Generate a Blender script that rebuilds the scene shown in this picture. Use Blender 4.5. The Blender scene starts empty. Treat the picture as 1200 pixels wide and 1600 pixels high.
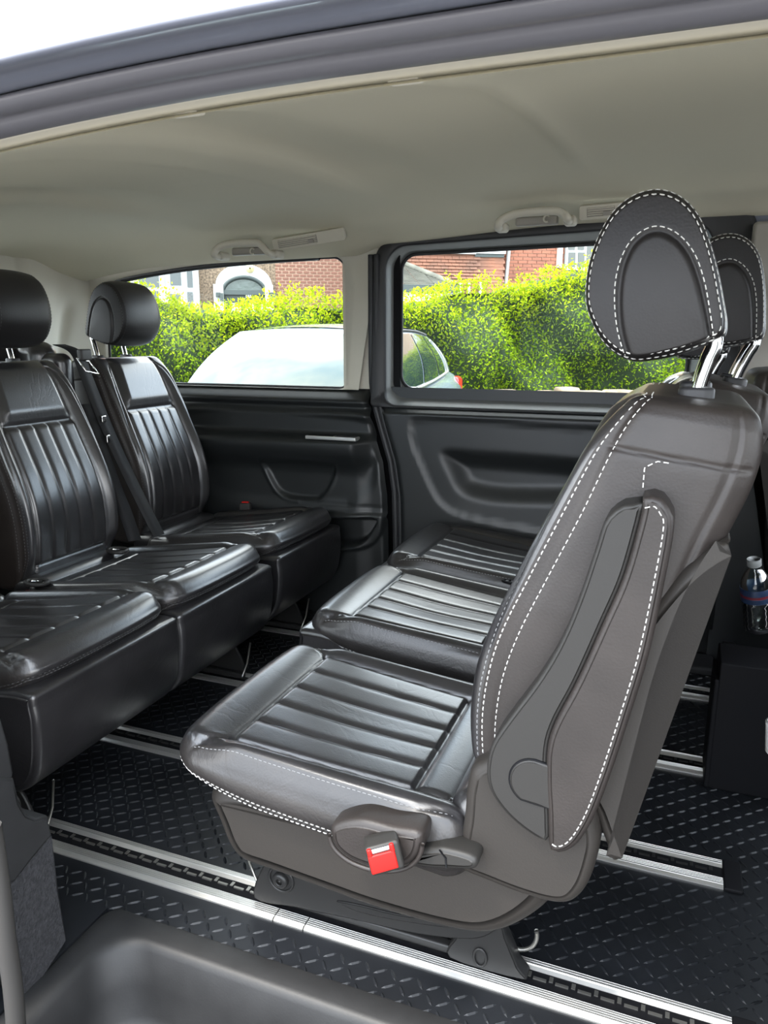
import bpy, math, random
import numpy as np
from mathutils import Vector, Matrix

random.seed(7)
rng = np.random.default_rng(7)
sc = bpy.context.scene
COL = sc.collection
PI = math.pi

# ------------------------------------------------------------------ camera
CAM_H, YAW, PITCH, FPX = 0.98, math.radians(21.5), math.radians(13.1), 1180.0
cd = bpy.data.cameras.new('camera')
cam = bpy.data.objects.new('camera', cd)
COL.objects.link(cam)
cam.location = (0, 0, CAM_H)
CF = Vector((-math.sin(YAW) * math.cos(PITCH), math.cos(YAW) * math.cos(PITCH), -math.sin(PITCH)))
cam.rotation_euler = CF.to_track_quat('-Z', 'Y').to_euler()
cd.sensor_fit = 'VERTICAL'
cd.sensor_height = 36
cd.lens = 36 * FPX / 1600
cd.clip_start = 0.02
cd.clip_end = 300
sc.camera = cam

# ------------------------------------------------------------------ world (bright broken overcast), soft sun, exposure
sc.view_settings.view_transform = 'Standard'
sc.view_settings.look = 'None'
sc.view_settings.gamma = 1
sc.view_settings.use_curve_mapping = False
sc.view_settings.exposure = 0.95
SKY = 5.0
w = bpy.data.worlds.new('sky')
sc.world = w
w.use_nodes = True
nt = w.node_tree
nt.nodes.clear()
tc = nt.nodes.new('ShaderNodeTexCoord')
mp = nt.nodes.new('ShaderNodeMapping')
mp.inputs['Scale'].default_value = (1, 1, 2.2)
nz = nt.nodes.new('ShaderNodeTexNoise')
nz.inputs['Scale'].default_value = 2.2
nz.inputs['Detail'].default_value = 7
nz.inputs['Roughness'].default_value = 0.55
rp = nt.nodes.new('ShaderNodeValToRGB')
rp.color_ramp.elements[0].position = 0.42
rp.color_ramp.elements[0].color = (0.60, 0.70, 0.84, 1)
rp.color_ramp.elements[1].position = 0.60
rp.color_ramp.elements[1].color = (1.0, 1.0, 0.99, 1)
bg = nt.nodes.new('ShaderNodeBackground')
bg.inputs['Strength'].default_value = SKY
ow = nt.nodes.new('ShaderNodeOutputWorld')
for a, b in ((tc.outputs['Generated'], mp.inputs['Vector']), (mp.outputs['Vector'], nz.inputs['Vector']),
             (nz.outputs['Fac'], rp.inputs['Fac']), (rp.outputs['Color'], bg.inputs['Color']),
             (bg.outputs['Background'], ow.inputs['Surface'])):
    nt.links.new(a, b)
sl = bpy.data.lights.new('sun', 'SUN')
sl.energy = 5.0
sl.angle = math.radians(12)
sl.color = (1.0, 0.95, 0.87)
sun = bpy.data.objects.new('sun', sl)
COL.objects.link(sun)
sun.location = (3, -8, 12)
SUN_DIR = Vector((0.20, 0.36, -0.91))
sun.rotation_euler = SUN_DIR.to_track_quat('-Z', 'Y').to_euler()

# ------------------------------------------------------------------ materials
def mat(name, base, rough=0.5, metal=0.0, spec=0.5, noise=None, bump=None, coat=0.0, alt=None, sheen=0.0):
    """noise=(scale, strength) varies the colour; bump=[(kind, scale, strength, distance), ...]; alt: second colour for the noise"""
    m = bpy.data.materials.new(name)
    m.use_nodes = True
    t = m.node_tree
    p = t.nodes['Principled BSDF']
    p.inputs['Base Color'].default_value = (*base, 1)
    p.inputs['Roughness'].default_value = rough
    p.inputs['Metallic'].default_value = metal
    p.inputs['Specular IOR Level'].default_value = spec
    p.inputs['Coat Weight'].default_value = coat
    p.inputs['Coat Roughness'].default_value = 0.25 if 'leather' in name else 0.04
    p.inputs['Sheen Weight'].default_value = sheen
    co = t.nodes.new('ShaderNodeTexCoord')
    if noise:
        n = t.nodes.new('ShaderNodeTexNoise')
        n.inputs['Scale'].default_value = noise[0]
        n.inputs['Detail'].default_value = 6
        t.links.new(co.outputs['Object'], n.inputs['Vector'])
        mx = t.nodes.new('ShaderNodeMix')
        mx.data_type = 'RGBA'
        a = alt if alt else tuple(min(1, c * (1 + noise[1])) for c in base)
        b = base if alt else tuple(c * (1 - noise[1]) for c in base)
        mx.inputs[6].default_value = (*b, 1)
        mx.inputs[7].default_value = (*a, 1)
        r = t.nodes.new('ShaderNodeMapRange')
        r.inputs[1].default_value = 0.35
        r.inputs[2].default_value = 0.65
        t.links.new(n.outputs['Fac'], r.inputs[0])
        t.links.new(r.outputs[0], mx.inputs[0])
        t.links.new(mx.outputs[2], p.inputs['Base Color'])
    last = None
    for kind, s, st, d in (bump or []):
        if kind == 'voronoi':
            x = t.nodes.new('ShaderNodeTexVoronoi')
            x.feature = 'SMOOTH_F1'
            out = x.outputs['Distance']
        else:
            x = t.nodes.new('ShaderNodeTexNoise')
            x.inputs['Detail'].default_value = 5
            out = x.outputs['Fac']
        x.inputs['Scale'].default_value = s
        if kind == 'wrinkle':
            x.inputs['Distortion'].default_value = 1.5
            m2 = t.nodes.new('ShaderNodeMath')
            m2.operation = 'ABSOLUTE'
            m1 = t.nodes.new('ShaderNodeMath')
            m1.operation = 'SUBTRACT'
            m1.inputs[1].default_value = 0.5
            t.links.new(out, m1.inputs[0])
            t.links.new(m1.outputs[0], m2.inputs[0])
            m3 = t.nodes.new('ShaderNodeMath')
            m3.operation = 'MINIMUM'
            m3.inputs[1].default_value = 0.05
            t.links.new(m2.outputs[0], m3.inputs[0])
            m4 = t.nodes.new('ShaderNodeMath')
            m4.operation = 'MULTIPLY'
            m4.inputs[1].default_value = 20
            t.links.new(m3.outputs[0], m4.inputs[0])
            out = m4.outputs[0]
        t.links.new(co.outputs['Object'], x.inputs['Vector'])
        b = t.nodes.new('ShaderNodeBump')
        b.inputs['Strength'].default_value = st
        b.inputs['Distance'].default_value = d
        t.links.new(out, b.inputs['Height'])
        if last:
            t.links.new(last, b.inputs['Normal'])
        last = b.outputs['Normal']
    if last:
        t.links.new(last, p.inputs['Normal'])
    return m

def glass_mat(name, tint, ior=1.10):
    m = bpy.data.materials.new(name)
    m.use_nodes = True
    t = m.node_tree
    t.nodes.clear()
    o = t.nodes.new('ShaderNodeOutputMaterial')
    tr = t.nodes.new('ShaderNodeBsdfTransparent')
    tr.inputs[0].default_value = (*tint, 1)
    gl = t.nodes.new('ShaderNodeBsdfGlossy')
    gl.inputs['Roughness'].default_value = 0.0
    fr = t.nodes.new('ShaderNodeFresnel')
    fr.inputs['IOR'].default_value = ior
    mx = t.nodes.new('ShaderNodeMixShader')
    t.links.new(fr.outputs[0], mx.inputs[0])
    t.links.new(tr.outputs[0], mx.inputs[1])
    t.links.new(gl.outputs[0], mx.inputs[2])
    t.links.new(mx.outputs[0], o.inputs[0])
    return m

M = {}
M['leather'] = mat('black_leather', (0.017, 0.016, 0.017), 0.34, spec=0.6, coat=0.65, noise=(9, 0.25),
                   bump=[('wrinkle', 9, 0.10, 0.0016), ('voronoi', 420, 0.14, 0.0010)])
M['leather_grain'] = mat('grained_leather', (0.024, 0.0195, 0.0175), 0.46, spec=0.40, noise=(9, 0.2),  # warm tint in the colour stands for light bounced off the pavement
                         bump=[('voronoi', 360, 0.17, 0.0011)])
M['leather_mid'] = mat('side_leather', (0.021, 0.0185, 0.0175), 0.38, spec=0.5, coat=0.22, noise=(9, 0.2), bump=[('wrinkle', 11, 0.10, 0.0015), ('voronoi', 360, 0.15, 0.0011)])
M['leather_head'] = mat('shaded_headrest_leather', (0.013, 0.0115, 0.0115), 0.46, spec=0.36, noise=(9, 0.2), bump=[('voronoi', 360, 0.15, 0.0010)])  # same grained leather, darkened in colour for the shade on the headrest
M['thread'] = mat('white_thread', (0.52, 0.51, 0.48), 0.7)
M['thread_dark'] = mat('dark_thread', (0.06, 0.06, 0.06), 0.7)
M['thread_dull'] = mat('grey_thread', (0.20, 0.20, 0.20), 0.7)
M['plastic'] = mat('dark_grey_plastic', (0.021, 0.0195, 0.0178), 0.5, spec=0.38, bump=[('noise', 500, 0.10, 0.001)])
M['plastic_shell'] = mat('charcoal_shell_plastic', (0.024, 0.0205, 0.0175), 0.55, spec=0.36, bump=[('noise', 420, 0.18, 0.001)])
M['panel'] = mat('dark_door_plastic', (0.0125, 0.0140, 0.0145), 0.42, spec=0.5, bump=[('noise', 600, 0.08, 0.001)])
M['step'] = mat('step_plastic', (0.015, 0.015, 0.0155), 0.52, spec=0.33, noise=(20, 0.14), bump=[('noise', 300, 0.15, 0.001)])
M['rubber'] = mat('black_rubber', (0.022, 0.022, 0.024), 0.5, spec=0.45)
M['seal'] = mat('glare_lifted_rubber_seal', (0.110, 0.108, 0.122), 0.42, spec=0.5)  # black rubber, its colour lifted to imitate the haze over the header
M['matrubber'] = mat('black_floor_rubber', (0.008, 0.009, 0.011), 0.42, spec=0.36, noise=(6, 0.3), bump=[('noise', 350, 0.12, 0.001)])
M['dark'] = mat('black_recess', (0.006, 0.006, 0.007), 0.6, spec=0.12)
M['headliner'] = mat('cream_headliner', (0.57, 0.535, 0.42), 0.9, spec=0.15, bump=[('noise', 900, 0.15, 0.0006)])
M['cream'] = mat('cream_trim_plastic', (0.53, 0.50, 0.42), 0.6, spec=0.3)
M['creamdark'] = mat('taupe_plastic', (0.30, 0.28, 0.25), 0.5, spec=0.3)
M['edge'] = mat('grey_brown_rubber', (0.028, 0.026, 0.024), 0.6, spec=0.3)
M['frame'] = mat('grey_window_frame', (0.13, 0.135, 0.13), 0.45, spec=0.5)
M['paint'] = mat('glare_lifted_blue_paint', (0.150, 0.160, 0.200), 0.36, spec=0.5, coat=0.4)  # base colour lifted to imitate sky glare over the door header
M['alu'] = mat('brushed_aluminium', (0.62, 0.61, 0.58), 0.36, metal=0.85)
M['steel'] = mat('black_steel', (0.016, 0.0155, 0.015), 0.42, spec=0.34)
M['worn_steel'] = mat('worn_steel_edge', (0.35, 0.34, 0.31), 0.35, metal=0.9)
M['chrome'] = mat('chrome', (0.80, 0.80, 0.80), 0.10, metal=1.0)
M['red'] = mat('red_plastic', (0.50, 0.008, 0.006), 0.4, spec=0.3)
M['strap'] = mat('black_webbing', (0.012, 0.012, 0.013), 0.7, spec=0.3, bump=[('noise', 700, 0.25, 0.0006)])
M['carpet'] = mat('grey_carpet', (0.028, 0.028, 0.030), 0.95, spec=0.1, bump=[('noise', 260, 0.8, 0.003)], noise=(200, 0.25))
M['glass'] = glass_mat('window_glass', (0.94, 0.965, 0.955))
M['bottle'] = glass_mat('clear_plastic', (0.78, 0.86, 0.82), 1.7)
M['white'] = mat('white_plastic', (0.75, 0.73, 0.70), 0.4)
# outside
M['brick'] = mat('brown_red_brick', (0.21, 0.085, 0.052), 0.85, noise=(14, 0.3), alt=(0.14, 0.066, 0.046))
M['brick_orange'] = mat('orange_red_brick', (0.27, 0.100, 0.058), 0.85, noise=(3, 0.3), alt=(0.20, 0.074, 0.045))
M['mortar'] = mat('pink_mortar', (0.40, 0.27, 0.20), 0.95)
M['pebble'] = mat('brown_pebbledash', (0.15, 0.11, 0.075), 0.95, noise=(22, 0.5), bump=[('noise', 40, 0.6, 0.02)])
M['tile_red'] = mat('red_hung_tile', (0.26, 0.110, 0.066), 0.85, noise=(2.5, 0.3), alt=(0.15, 0.075, 0.050))
M['tile_grey'] = mat('grey_roof_tile', (0.085, 0.085, 0.070), 0.85, noise=(3, 0.3))
M['whitepaint'] = mat('white_masonry_paint', (0.42, 0.44, 0.42), 0.6)
M['upvc'] = mat('white_window_plastic', (0.36, 0.375, 0.37), 0.4)
M['housedark'] = mat('dark_green_grey_paint', (0.035, 0.048, 0.046), 0.5)
M['houseglass'] = mat('dark_house_glass', (0.030, 0.040, 0.038), 0.08, spec=0.6)
M['lead'] = mat('leaded_fanlight', (0.075, 0.095, 0.085), 0.4, bump=[('noise', 6, 0.5, 0.05)])
M['carpaint'] = mat('silver_blue_paint', (0.24, 0.29, 0.33), 0.22, metal=0.4, coat=0.8)
M['carglass'] = mat('tinted_car_glass', (0.020, 0.034, 0.028), 0.03, spec=0.6, coat=0.45)
M['taillamp'] = mat('red_tail_lamp', (0.42, 0.012, 0.012), 0.2)
M['asphalt'] = mat('asphalt', (0.10, 0.10, 0.10), 0.9, noise=(8, 0.2))
M['paving'] = mat('concrete_paving', (0.26, 0.25, 0.235), 0.9, noise=(3, 0.15))
M['stone'] = mat('tan_rubble_stone', (0.22, 0.17, 0.12), 0.9, noise=(4, 0.4))
M['hedgecore'] = mat('hedge_inner_twigs', (0.014, 0.030, 0.008), 0.9)

def leaf_mat():
    m = bpy.data.materials.new('privet_leaf')
    m.use_nodes = True
    t = m.node_tree
    t.nodes.clear()
    o = t.nodes.new('ShaderNodeOutputMaterial')
    at_ = t.nodes.new('ShaderNodeAttribute')
    at_.attribute_name = 'tint'
    rp = t.nodes.new('ShaderNodeValToRGB')
    e = rp.color_ramp.elements
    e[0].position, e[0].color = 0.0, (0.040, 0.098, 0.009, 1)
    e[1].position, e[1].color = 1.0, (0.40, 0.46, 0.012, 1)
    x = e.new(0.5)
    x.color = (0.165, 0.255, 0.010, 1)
    t.links.new(at_.outputs['Fac'], rp.inputs[0])
    p = t.nodes.new('ShaderNodeBsdfPrincipled')
    p.inputs['Roughness'].default_value = 0.5
    p.inputs['Specular IOR Level'].default_value = 0.06
    t.links.new(rp.outputs[0], p.inputs['Base Color'])
    tl = t.nodes.new('ShaderNodeBsdfTranslucent')
    t.links.new(rp.outputs[0], tl.inputs[0])
    mx = t.nodes.new('ShaderNodeMixShader')
    mx.inputs[0].default_value = 0.35
    t.links.new(p.outputs[0], mx.inputs[1])
    t.links.new(tl.outputs[0], mx.inputs[2])
    t.links.new(mx.outputs[0], o.inputs[0])
    return m
M['leaf'] = leaf_mat()

# ------------------------------------------------------------------ object helpers
def wloc(o):
    v = Vector((0, 0, 0))
    while o:
        v += o.location
        o = o.parent
    return v

def link(name, V, F, m, parent=None, smooth=True, local=False):
    """one mesh object; V in world metres unless local, F list of index tuples (or (quads, smooth flag) pairs)"""
    V = np.asarray(V, dtype=float).reshape(-1, 3)
    if parent is not None and not local:
        V = V - np.array(wloc(parent))
    off = None
    if parent is None and not local:
        off = np.array([V[:, 0].mean(), V[:, 1].mean(), V[:, 2].min()])
        V = V - off
    me = bpy.data.meshes.new(name)
    if isinstance(F, np.ndarray):
        F = F.tolist()
    me.from_pydata(V.tolist(), [], F)
    if isinstance(smooth, (list, np.ndarray)):
        me.polygons.foreach_set('use_smooth', list(smooth))
    else:
        me.polygons.foreach_set('use_smooth', [smooth] * len(me.polygons))
    me.update()
    me.materials.append(m)
    o = bpy.data.objects.new(name, me)
    COL.objects.link(o)
    if parent is not None:
        o.parent = parent
    if off is not None:
        o.location = off
    return o

def thing(name, label, cat, loc=(0, 0, 0), rz=0, group=None):
    o = bpy.data.objects.new(name, None)
    o.empty_display_size = 0.05
    COL.objects.link(o)
    o.location = loc
    o.rotation_euler = (0, 0, rz)
    tag(o, label, cat, group)
    return o

def tag(o, label=None, cat=None, group=None, kind=None):
    if label: o['label'] = label
    if cat: o['category'] = cat
    if group: o['group'] = group
    if kind: o['kind'] = kind
    return o

def struct(o, label=None, cat=None):
    return tag(o, label, cat, None, 'structure')

def at(px, py, Y):
    """the point of the plane y = Y seen at photograph pixel (px, py) (survey helper, frame 1200 x 1600)"""
    d = ray(px, py)
    return np.array([0, 0, CAM_H]) + d * (Y / d[1])
def ray(px, py):
    R = np.array([math.cos(YAW), math.sin(YAW), 0])
    F = np.array(CF)
    U = np.cross(R, F)
    return F + R * (px - 600) / FPX - U * (py - 800) / FPX
def atX(px, py, X):
    d = ray(px, py)
    return np.array([0, 0, CAM_H]) + d * (X / d[0])
def xz(pts, Y):
    return [(float(p[0]), float(p[2])) for p in (at(a, b, Y) for a, b in pts)]

# ------------------------------------------------------------------ shape helpers
def merge(*parts):
    V, F, n = [], [], 0
    for v, f in parts:
        v = np.asarray(v, dtype=float).reshape(-1, 3)
        V.append(v)
        F += [tuple(int(i) + n for i in q) for q in f]
        n += len(v)
    return np.concatenate(V), F

def grid(nu, nv, flip=False, closed_u=False, closed_v=False):
    F = []
    for i in range(nu if closed_u else nu - 1):
        for j in range(nv if closed_v else nv - 1):
            a, b = i * nv + j, ((i + 1) % nu) * nv + j
            c, d = ((i + 1) % nu) * nv + (j + 1) % nv, i * nv + (j + 1) % nv
            F.append((a, d, c, b) if flip else (a, b, c, d))
    return F

def sheet(P, flip=False, closed_u=False, closed_v=False):
    P = np.asarray(P, dtype=float)
    return P.reshape(-1, 3), grid(P.shape[0], P.shape[1], flip, closed_u, closed_v)

def box(c, s):
    x, y, z = c
    a, b, d = s[0] / 2, s[1] / 2, s[2] / 2
    V = [(x + i * a, y + j * b, z + k * d) for i in (-1, 1) for j in (-1, 1) for k in (-1, 1)]
    return V, [(0, 1, 3, 2), (4, 6, 7, 5), (0, 4, 5, 1), (2, 3, 7, 6), (0, 2, 6, 4), (1, 5, 7, 3)]

def smooth_poly(P, n=6, closed=True):
    """Catmull-Rom through the points"""
    P = np.asarray(P, dtype=float)
    k = len(P)
    out = []
    for i in range(k if closed else k - 1):
        if closed:
            p0, p1, p2, p3 = P[(i - 1) % k], P[i], P[(i + 1) % k], P[(i + 2) % k]
        else:
            p0, p1, p2, p3 = P[max(i - 1, 0)], P[i], P[i + 1], P[min(i + 2, k - 1)]
        for t in np.linspace(0, 1, n, endpoint=False):
            out.append(0.5 * ((2 * p1) + (-p0 + p2) * t + (2 * p0 - 5 * p1 + 4 * p2 - p3) * t * t + (-p0 + 3 * p1 - 3 * p2 + p3) * t ** 3))
    if not closed:
        out.append(P[-1])
    return np.array(out)

def area2(P):
    x, y = P[:, 0], P[:, 1]
    return float(np.sum(x * np.roll(y, -1) - np.roll(x, -1) * y))

def inset2(P, r):
    """move a closed outline inwards by r along its averaged normals"""
    P = np.asarray(P, dtype=float)
    if r == 0:
        return P.copy()
    s = 1 if area2(P) > 0 else -1
    d1 = P - np.roll(P, 1, 0)
    d2 = np.roll(P, -1, 0) - P
    d1 /= np.maximum(np.linalg.norm(d1, axis=1, keepdims=True), 1e-9)
    d2 /= np.maximum(np.linalg.norm(d2, axis=1, keepdims=True), 1e-9)
    t = d1 + d2
    t /= np.maximum(np.linalg.norm(t, axis=1, keepdims=True), 1e-9)
    n = np.stack([-t[:, 1], t[:, 0]], 1) * s
    return P + n * r

def slab(P, y0, y1, r=0.006, axis=1, seg=4, dome=0.0):
    """closed outline P extruded along an axis from y0 to y1 with rounded rims at both ends; axis 1: P=(x,z); 0: P=(y,z); 2: P=(x,y)"""
    P = np.asarray(P, dtype=float)
    n = len(P)
    s = 1 if y1 > y0 else -1
    rows, ys = [], []
    for k in range(seg + 1):
        a = k / seg * PI / 2
        rows.append(inset2(P, r * (1 - math.sin(a))))
        ys.append(y0 + s * r * (1 - math.cos(a)))
    for k in range(seg, -1, -1):
        a = k / seg * PI / 2
        rows.append(inset2(P, r * (1 - math.sin(a))))
        ys.append(y1 - s * r * (1 - math.cos(a)))
    V = []
    for R_, y in zip(rows, ys):
        for a, b in R_:
            V.append({1: (a, y, b), 0: (y, a, b), 2: (a, b, y)}[axis])
    F = grid(len(rows), n, closed_v=True)
    F.append(tuple(range(n - 1, -1, -1)))
    k = (len(rows) - 1) * n
    F.append(tuple(range(k, k + n)))
    sm = [True] * (len(F) - 2) + [False, False]
    return V, F, sm

def even_outline(P, step):
    P = np.asarray(P, dtype=float)
    Q = resample(np.r_[P, P[:1]], step)
    return Q[:-1]

def put_slab(name, P, y0, y1, m, parent=None, r=0.006, axis=1, seg=4, local=False):
    V, F, sm = slab(P, y0, y1, r, axis, seg)
    return link(name, V, F, m, parent, sm, local)

def frames(P, closed=False):
    P = np.asarray(P, dtype=float)
    if closed:
        T = np.roll(P, -1, 0) - np.roll(P, 1, 0)
    else:
        T = np.gradient(P, axis=0)
    T /= np.maximum(np.linalg.norm(T, axis=1, keepdims=True), 1e-9)
    return T

def tube(P, r, n=10, closed=False, up=None, flat=1.0):
    """round (or flattened) tube along P; r scalar or per point"""
    P = np.asarray(P, dtype=float)
    T = frames(P, closed)
    r = np.broadcast_to(np.asarray(r, dtype=float), (len(P),))
    u0 = np.array(up if up is not None else (0, 0, 1.0), dtype=float)
    rows = []
    b = None
    for p, t, q in zip(P, T, r):
        if b is None:
            u1 = u0 if abs(np.dot(t, u0)) < 0.9 else (np.array((1.0, 0, 0)) if abs(t[0]) < 0.7 else np.array((0, 1.0, 0)))
            b = np.cross(t, u1)
        else:
            b = b - t * np.dot(b, t)
        b = b / np.linalg.norm(b)
        a = np.cross(b, t)
        rows.append([p + q * (b * math.cos(x) * flat + a * math.sin(x)) for x in np.linspace(0, 2 * PI, n, endpoint=False)])
    V = np.array(rows).reshape(-1, 3)
    F = grid(len(P), n, closed_u=closed, closed_v=True)
    if not closed:
        F.append(tuple(range(n - 1, -1, -1)))
        k = (len(P) - 1) * n
        F.append(tuple(range(k, k + n)))
    return V, F

def lathe(prof, n=24, c=(0, 0, 0), axis='z'):
    """prof = [(r, h), ...]"""
    V = []
    for r, h in prof:
        for a in np.linspace(0, 2 * PI, n, endpoint=False):
            x, y = r * math.cos(a), r * math.sin(a)
            q = {'z': (x, y, h), 'y': (x, h, y), 'x': (h, x, y)}[axis]
            V.append((q[0] + c[0], q[1] + c[1], q[2] + c[2]))
    F = grid(len(prof), n, closed_v=True)
    F.append(tuple(range(n - 1, -1, -1)))
    k = (len(prof) - 1) * n
    F.append(tuple(range(k, k + n)))
    return V, F

def resample(P, step):
    P = np.asarray(P, dtype=float)
    d = np.r_[0, np.cumsum(np.linalg.norm(np.diff(P, axis=0), axis=1))]
    n = max(2, int(d[-1] / step) + 1)
    s = np.linspace(0, d[-1], n)
    return np.stack([np.interp(s, d, P[:, k]) for k in range(P.shape[1])], 1)

def stitches(P, N, ln=0.0056, gap=0.0034, wd=0.0015, ht=0.0009):
    """little raised dashes along the path P (points) with surface normals N"""
    P = np.asarray(P, dtype=float)
    N = np.asarray(N, dtype=float)
    d = np.r_[0, np.cumsum(np.linalg.norm(np.diff(P, axis=0), axis=1))]
    V, F, s = [], [], 0.0
    I = lambda q, A: np.array([np.interp(q, d, A[:, k]) for k in range(3)])
    while s + ln < d[-1]:
        a, m_, b = I(s, P), I(s + ln / 2, P), I(s + ln, P)
        nn = I(s + ln / 2, N)
        nn /= max(np.linalg.norm(nn), 1e-9)
        t = b - a
        t /= max(np.linalg.norm(t), 1e-9)
        c = np.cross(nn, t)
        c /= max(np.linalg.norm(c), 1e-9)
        k = len(V)
        for q, h in ((a, 0.2), (m_, 1.0), (b, 0.2)):
            V += [q + c * wd / 2 - nn * 0.0006, q + c * wd * 0.35 + nn * ht * h, q - c * wd * 0.35 + nn * ht * h, q - c * wd / 2 - nn * 0.0006]
        for i in (0, 4):
            for j in range(3):
                F.append((k + i + j, k + i + j + 1, k + i + 4 + j + 1, k + i + 4 + j))
        F += [(k, k + 3, k + 2, k + 1), (k + 8, k + 9, k + 10, k + 11)]
        s += ln + gap
    return (np.array(V), F) if V else (np.zeros((0, 3)), [])

def sstep(a, b, x):
    t = np.clip((x - a) / (b - a), 0, 1)
    return t * t * (3 - 2 * t)

def axis_samples(h, r, n, m):
    t = np.tan(np.linspace(0, PI / 4, m + 1))[1:]
    band = (h - r) + r * t
    core = np.linspace(-(h - r), h - r, n + 1)
    return np.concatenate([-band[::-1], core, band])

def cube_surface(H, r, n, m):
    """points on the surface of a box, spaced so that a rounding of radius r keeps even steps; welded at the borders"""
    ax = [axis_samples(H[i], r, n[i], m) for i in range(3)]
    Ps, Fs, cnt = [], [], 0
    for k in range(3):
        a, b = (k + 1) % 3, (k + 2) % 3
        U, W = np.meshgrid(ax[a], ax[b], indexing='ij')
        for s in (-1, 1):
            P = np.zeros(U.shape + (3,))
            P[..., a], P[..., b], P[..., k] = U, W, s * H[k]
            nu, nv = U.shape
            idx = np.arange(nu * nv).reshape(nu, nv) + cnt
            q = np.stack([idx[:-1, :-1], idx[1:, :-1], idx[1:, 1:], idx[:-1, 1:]], -1).reshape(-1, 4)
            if s < 0:
                q = q[:, ::-1]
            Ps.append(P.reshape(-1, 3))
            Fs.append(q)
            cnt += nu * nv
    P = np.concatenate(Ps)
    F = np.concatenate(Fs)
    key = np.round(P * 1e6).astype(np.int64)
    _, first, inv = np.unique(key, axis=0, return_index=True, return_inverse=True)
    return P[first], inv.reshape(-1)[F]

def round_off(Q, H, r):
    H = np.asarray(H)
    C = np.clip(Q, -(H - r), H - r)
    d = Q - C
    n = d / np.maximum(np.linalg.norm(d, axis=1, keepdims=True), 1e-9)
    return C + r * n, n

def soft_box(c, s, r, n=(2, 2, 2), m=4):
    H = np.array(s) / 2
    Q, F = cube_surface(H, r, n, m)
    P, _ = round_off(Q, H, r)
    return P + np.array(c), F.tolist()

def sdf_poly(X, Z, P):
    """signed distance (negative inside) of points to a closed polygon"""
    P = np.asarray(P, dtype=float)
    d2 = np.full(X.shape, 1e9)
    inside = np.zeros(X.shape, bool)
    for (x1, z1), (x2, z2) in zip(P, np.roll(P, -1, 0)):
        ex, ez = x2 - x1, z2 - z1
        t = np.clip(((X - x1) * ex + (Z - z1) * ez) / max(ex * ex + ez * ez, 1e-12), 0, 1)
        d2 = np.minimum(d2, (X - x1 - t * ex) ** 2 + (Z - z1 - t * ez) ** 2)
        cond = ((z1 > Z) != (z2 > Z)) & (X < (x2 - x1) * (Z - z1) / ((z2 - z1) if z2 != z1 else 1e-12) + x1)
        inside ^= cond
    d = np.sqrt(d2)
    return np.where(inside, -d, d)

def dline(X, Z, P):
    """distance to an open polyline"""
    P = np.asarray(P, dtype=float)
    d2 = np.full(np.shape(X), 1e9)
    for (x1, z1), (x2, z2) in zip(P[:-1], P[1:]):
        ex, ez = x2 - x1, z2 - z1
        t = np.clip(((X - x1) * ex + (Z - z1) * ez) / max(ex * ex + ez * ez, 1e-12), 0, 1)
        d2 = np.minimum(d2, (X - x1 - t * ex) ** 2 + (Z - z1 - t * ez) ** 2)
    return np.sqrt(d2)

def rrect(x0, x1, z0, z1, r, n=6):
    """rounded rectangle outline, counter-clockwise; r one radius or four (bl, br, tr, tl)"""
    rr = r if isinstance(r, (tuple, list)) else (r,) * 4
    out = []
    for (cx, cz, sx, sz, a0, q) in ((x0, z0, 1, 1, PI, rr[0]), (x1, z0, -1, 1, 1.5 * PI, rr[1]), (x1, z1, -1, -1, 0, rr[2]), (x0, z1, 1, -1, 0.5 * PI, rr[3])):
        for k in range(n + 1):
            a = a0 + k / n * PI / 2
            out.append((cx + sx * q + q * math.cos(a), cz + sz * q + q * math.sin(a)))
    return np.array(out)

def copy_tree(o, parent=None):
    c = o.copy()
    COL.objects.link(c)
    c.parent = parent
    for ch in list(o.children):
        copy_tree(ch, c)
    return c

# ================================================================== THE VAN SHELL
YW = 2.42          # inner face of the far side
# ---- floor slab with the step opening left free
fl = merge(box((-0.65, 1.69, -0.02), (3.3, 1.62, 0.04)), box((-1.585, 0.735, -0.02), (1.43, 0.29, 0.04)))
floor = struct(link('floor', *fl, M['matrubber'], smooth=False), 'black rubber floor of the van')

# raised diamond tread, one moulded pattern
def tread():
    p = 0.0220
    xs = np.arange(-1.45, 0.78, p)
    ys = np.arange(0.885, 2.36, p)
    L, W, Hh = 0.0122, 0.0026, 0.0021
    base = np.array([(-L, 0, 0), (-L * .45, -W, 0), (L * .45, -W, 0), (L, 0, 0), (L * .45, W, 0), (-L * .45, W, 0), (-L * .55, 0, Hh), (L * .55, 0, Hh)])
    fac = [(0, 1, 6), (1, 2, 7, 6), (2, 3, 7), (3, 4, 7), (4, 5, 6, 7), (5, 0, 6)]
    V, F, n = [], [], 0
    rails = (0.998, 1.365, 1.745, 2.142)
    for i, x in enumerate(xs):
        for j, y in enumerate(ys):
            if any(abs(y - r) < 0.052 for r in rails) and x < 0.16:
                continue
            a = math.radians(38) if (i + j) % 2 else math.radians(-52)
            c, s = math.cos(a), math.sin(a)
            V.append(np.stack([base[:, 0] * c - base[:, 1] * s + x, base[:, 0] * s + base[:, 1] * c + y, base[:, 2] + 0.0001], 1))
            F += [tuple(k + n for k in f) for f in fac]
            n += 8
    return np.concatenate(V), F
tr = link('tread_pattern', *tread(), M['matrubber'], floor, smooth=False)
tr['kind'] = 'stuff'

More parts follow.
